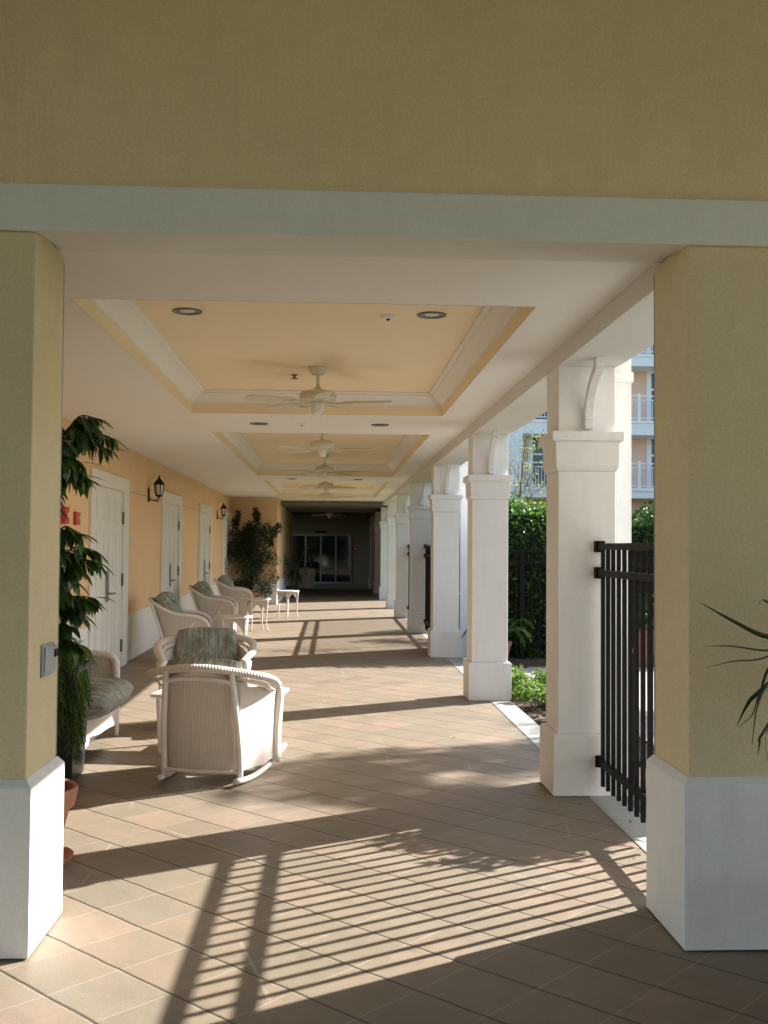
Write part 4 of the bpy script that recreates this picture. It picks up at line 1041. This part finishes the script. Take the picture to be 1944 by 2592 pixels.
branchy('tall tree in the garden beyond the third column', (11.4, 23.1, -.1), 8.2, 1.5, 1700, .22, .10, M_hedge, 37, crown=12, thick=.1, csize=.6, flat=.4)
branchy('tall tree in the garden beyond the fourth column', (11.6, 25.9, -.1), 8.0, 1.3, 1300, .22, .10, M_hedge, 39, crown=10, thick=.1, csize=.55, flat=.4)
branchy('tall tree in the garden beyond the second column', (9.4, 19.0, -.1), 6.4, 1.5, 1500, .2, .09, M_hedge, 41, crown=12, thick=.1, csize=.55, flat=.35)

rs = random.Random(77); mb = MB(); mb.box((-4, -34, -.1), (40, -31.2, 4.2))  # unseen dark mass added so the glass doors reflect no bright sky
for _ in range(5000):
    mb.leaf((rs.uniform(-4, 40), -31.2 + rs.gauss(0, .25), rs.uniform(0, 4.2) + abs(rs.gauss(0, .5))), (rs.gauss(0, 1), rs.gauss(0, 1), rs.gauss(0, 1)), (0, 0, 1), .45, .25, .1, 1)
tag(mb.obj('reflection_treeline', M_hcore), 'dark line of trees added behind the camera to darken the glass door reflections', 'trees', kind='stuff')
# ------------------------------------------------------------------ apartment building far behind
t = thing('apartment_building', 'apricot apartment building with white balconies beyond the hedge', 'building', (7.0, 44.0, -0.1))
# local: x from -5 (hidden behind the walkway) to 34, y 1.3 = wall plane
MB().box((-3.4, 1.3, 0), (36, 12, 16.6)).obj('wall', M_bwall, t)
MB().box((-3.8, 1.0, 16.6), (36.4, 12.4, 17.1)).obj('roof', M_bwhite, t)
for x0, x1 in ((-0.25, 0.98), (10.9, 11.9), (21.5, 22.5)):
    MB().box((x0, -0.15, 0), (x1, 1.3, 16.6)).obj('pier', M_bwhite, t)
floors = [3.82, 6.5, 9.44, 12.3]
for k, z in enumerate(floors):
    zt = z + (0.42, 0.62, 0.52, 0.5)[k]
    b = MB(); b.box((0.98, 0.0, z), (36, 1.3, zt)); b.box((0.98, -0.05, zt - 0.12), (36, 0.0, zt - 0.02)); bal = b.obj('balcony', M_bwhite, t)
    r = MB(); r.box((0.98, 0.03, zt + 1.02), (36, 0.09, zt + 1.08)); r.box((0.98, 0.04, zt + 0.86), (36, 0.08, zt + 0.90)); r.box((0.98, 0.04, zt + 0.08), (36, 0.08, zt + 0.12))
    x = 1.06
    while x < 20: r.box((x, 0.045, zt + 0.12), (x + 0.022, 0.075, zt + 0.86)); x += 0.125
    for x in (3.4, 5.98, 8.5, 13.6, 16.2, 18.8): r.box((x - 0.06, 0.0, zt), (x + 0.06, 0.12, zt + 1.16))
    r.obj('railing', M_bwhite, bal)
    for x0 in (1.47, 6.68, 12.6, 17.8):
        w = MB()
        x1 = x0 + 1.5; za, zb = zt + 0.12, zt + 2.22
        w.box((x0, 1.22, za), (x0 + .2, 1.3, zb)); w.box((x1 - .2, 1.22, za), (x1, 1.3, zb)); w.box((x0, 1.2, zb), (x1, 1.3, zb + .2)); w.box((x0 + .2, 1.24, za + 1.35), (x1 - .2, 1.3, za + 1.43)); w.box((x0, 1.2, za - .1), (x1, 1.3, za))
        f_ = w.obj('window', M_bwhite, t)
        g_ = MB(); g_.box((x0 + .2, 1.285, za), (x1 - .2, 1.296, za + 1.35)); g_.box((x0 + .2, 1.285, za + 1.43), (x1 - .2, 1.296, zb)); g_.obj('pane', M_bglass, f_)
# narrow block added beside the far passage to keep daylight out of it
t = thing('shade_wing', 'narrow apricot block added to shade the outer side of the dark passage', 'building', (3.0, 32.0, -0.1))
MB().box((-0.78, 0.6, 0), (0.75, 13.2, 6.5)).obj('wall', M_bwall, t)
MB().box((-0.7, -0.15, 6.5), (0.9, 13.2, 6.8)).obj('roof', M_bwhite, t)

# ------------------------------------------------------------------ light, sky, camera
SUN_EL, SUN_AZ = R(31.7), R(60)
sd = Vector((math.sin(SUN_AZ) * math.cos(SUN_EL), math.cos(SUN_AZ) * math.cos(SUN_EL), math.sin(SUN_EL)))
L = bpy.data.lights.new('sun', 'SUN'); L.energy = 5.0; L.angle = R(0.5); L.color = (1.0, 0.955, 0.89)
lo = bpy.data.objects.new('sun', L); col.objects.link(lo); lo.rotation_euler = sd.to_track_quat('Z', 'Y').to_euler(); lo.location = (20, 15, 20)
w = bpy.data.worlds.new('World'); sc.world = w; w.use_nodes = True
nt = w.node_tree; nt.nodes.clear()
sky = nt.nodes.new('ShaderNodeTexSky'); sky.sky_type = 'NISHITA'; sky.sun_disc = False; sky.sun_elevation = SUN_EL; sky.sun_rotation = SUN_AZ
bg = nt.nodes.new('ShaderNodeBackground'); bg.inputs[1].default_value = 0.11
ou = nt.nodes.new('ShaderNodeOutputWorld'); nt.links.new(sky.outputs[0], bg.inputs[0]); nt.links.new(bg.outputs[0], ou.inputs[0])

cam = bpy.data.cameras.new('camera'); co = bpy.data.objects.new('camera', cam); col.objects.link(co)
cam.sensor_fit = 'VERTICAL'; cam.sensor_height = 36; cam.sensor_width = 27; cam.lens = 2670.9 / 2592 * 36; cam.clip_start = 0.05; cam.clip_end = 1500
yaw, pitch, roll = R(2.8248), R(1.8790), R(0.4045)
f = Vector((math.sin(yaw) * math.cos(pitch), math.cos(yaw) * math.cos(pitch), math.sin(pitch)))
r = Vector((math.cos(yaw), -math.sin(yaw), 0)); u = r.cross(f)
r2 = math.cos(roll) * r + math.sin(roll) * u; u2 = -math.sin(roll) * r + math.cos(roll) * u
mw = Matrix((( r2.x, u2.x, -f.x, 0), (r2.y, u2.y, -f.y, 0), (r2.z, u2.z, -f.z, 1.6), (0, 0, 0, 1)))
co.matrix_world = mw
sc.camera = co
sc.view_settings.view_transform = 'Standard'; sc.view_settings.look = 'None'; sc.view_settings.gamma = 1; sc.view_settings.exposure = 1.56
sc.cycles.max_bounces = 10; sc.cycles.diffuse_bounces = 7; sc.cycles.glossy_bounces = 4; sc.cycles.transparent_max_bounces = 8
sc.cycles.use_denoising = True; sc.cycles.caustics_reflective = False; sc.cycles.caustics_refractive = False
sc.cycles.sample_clamp_indirect = 8
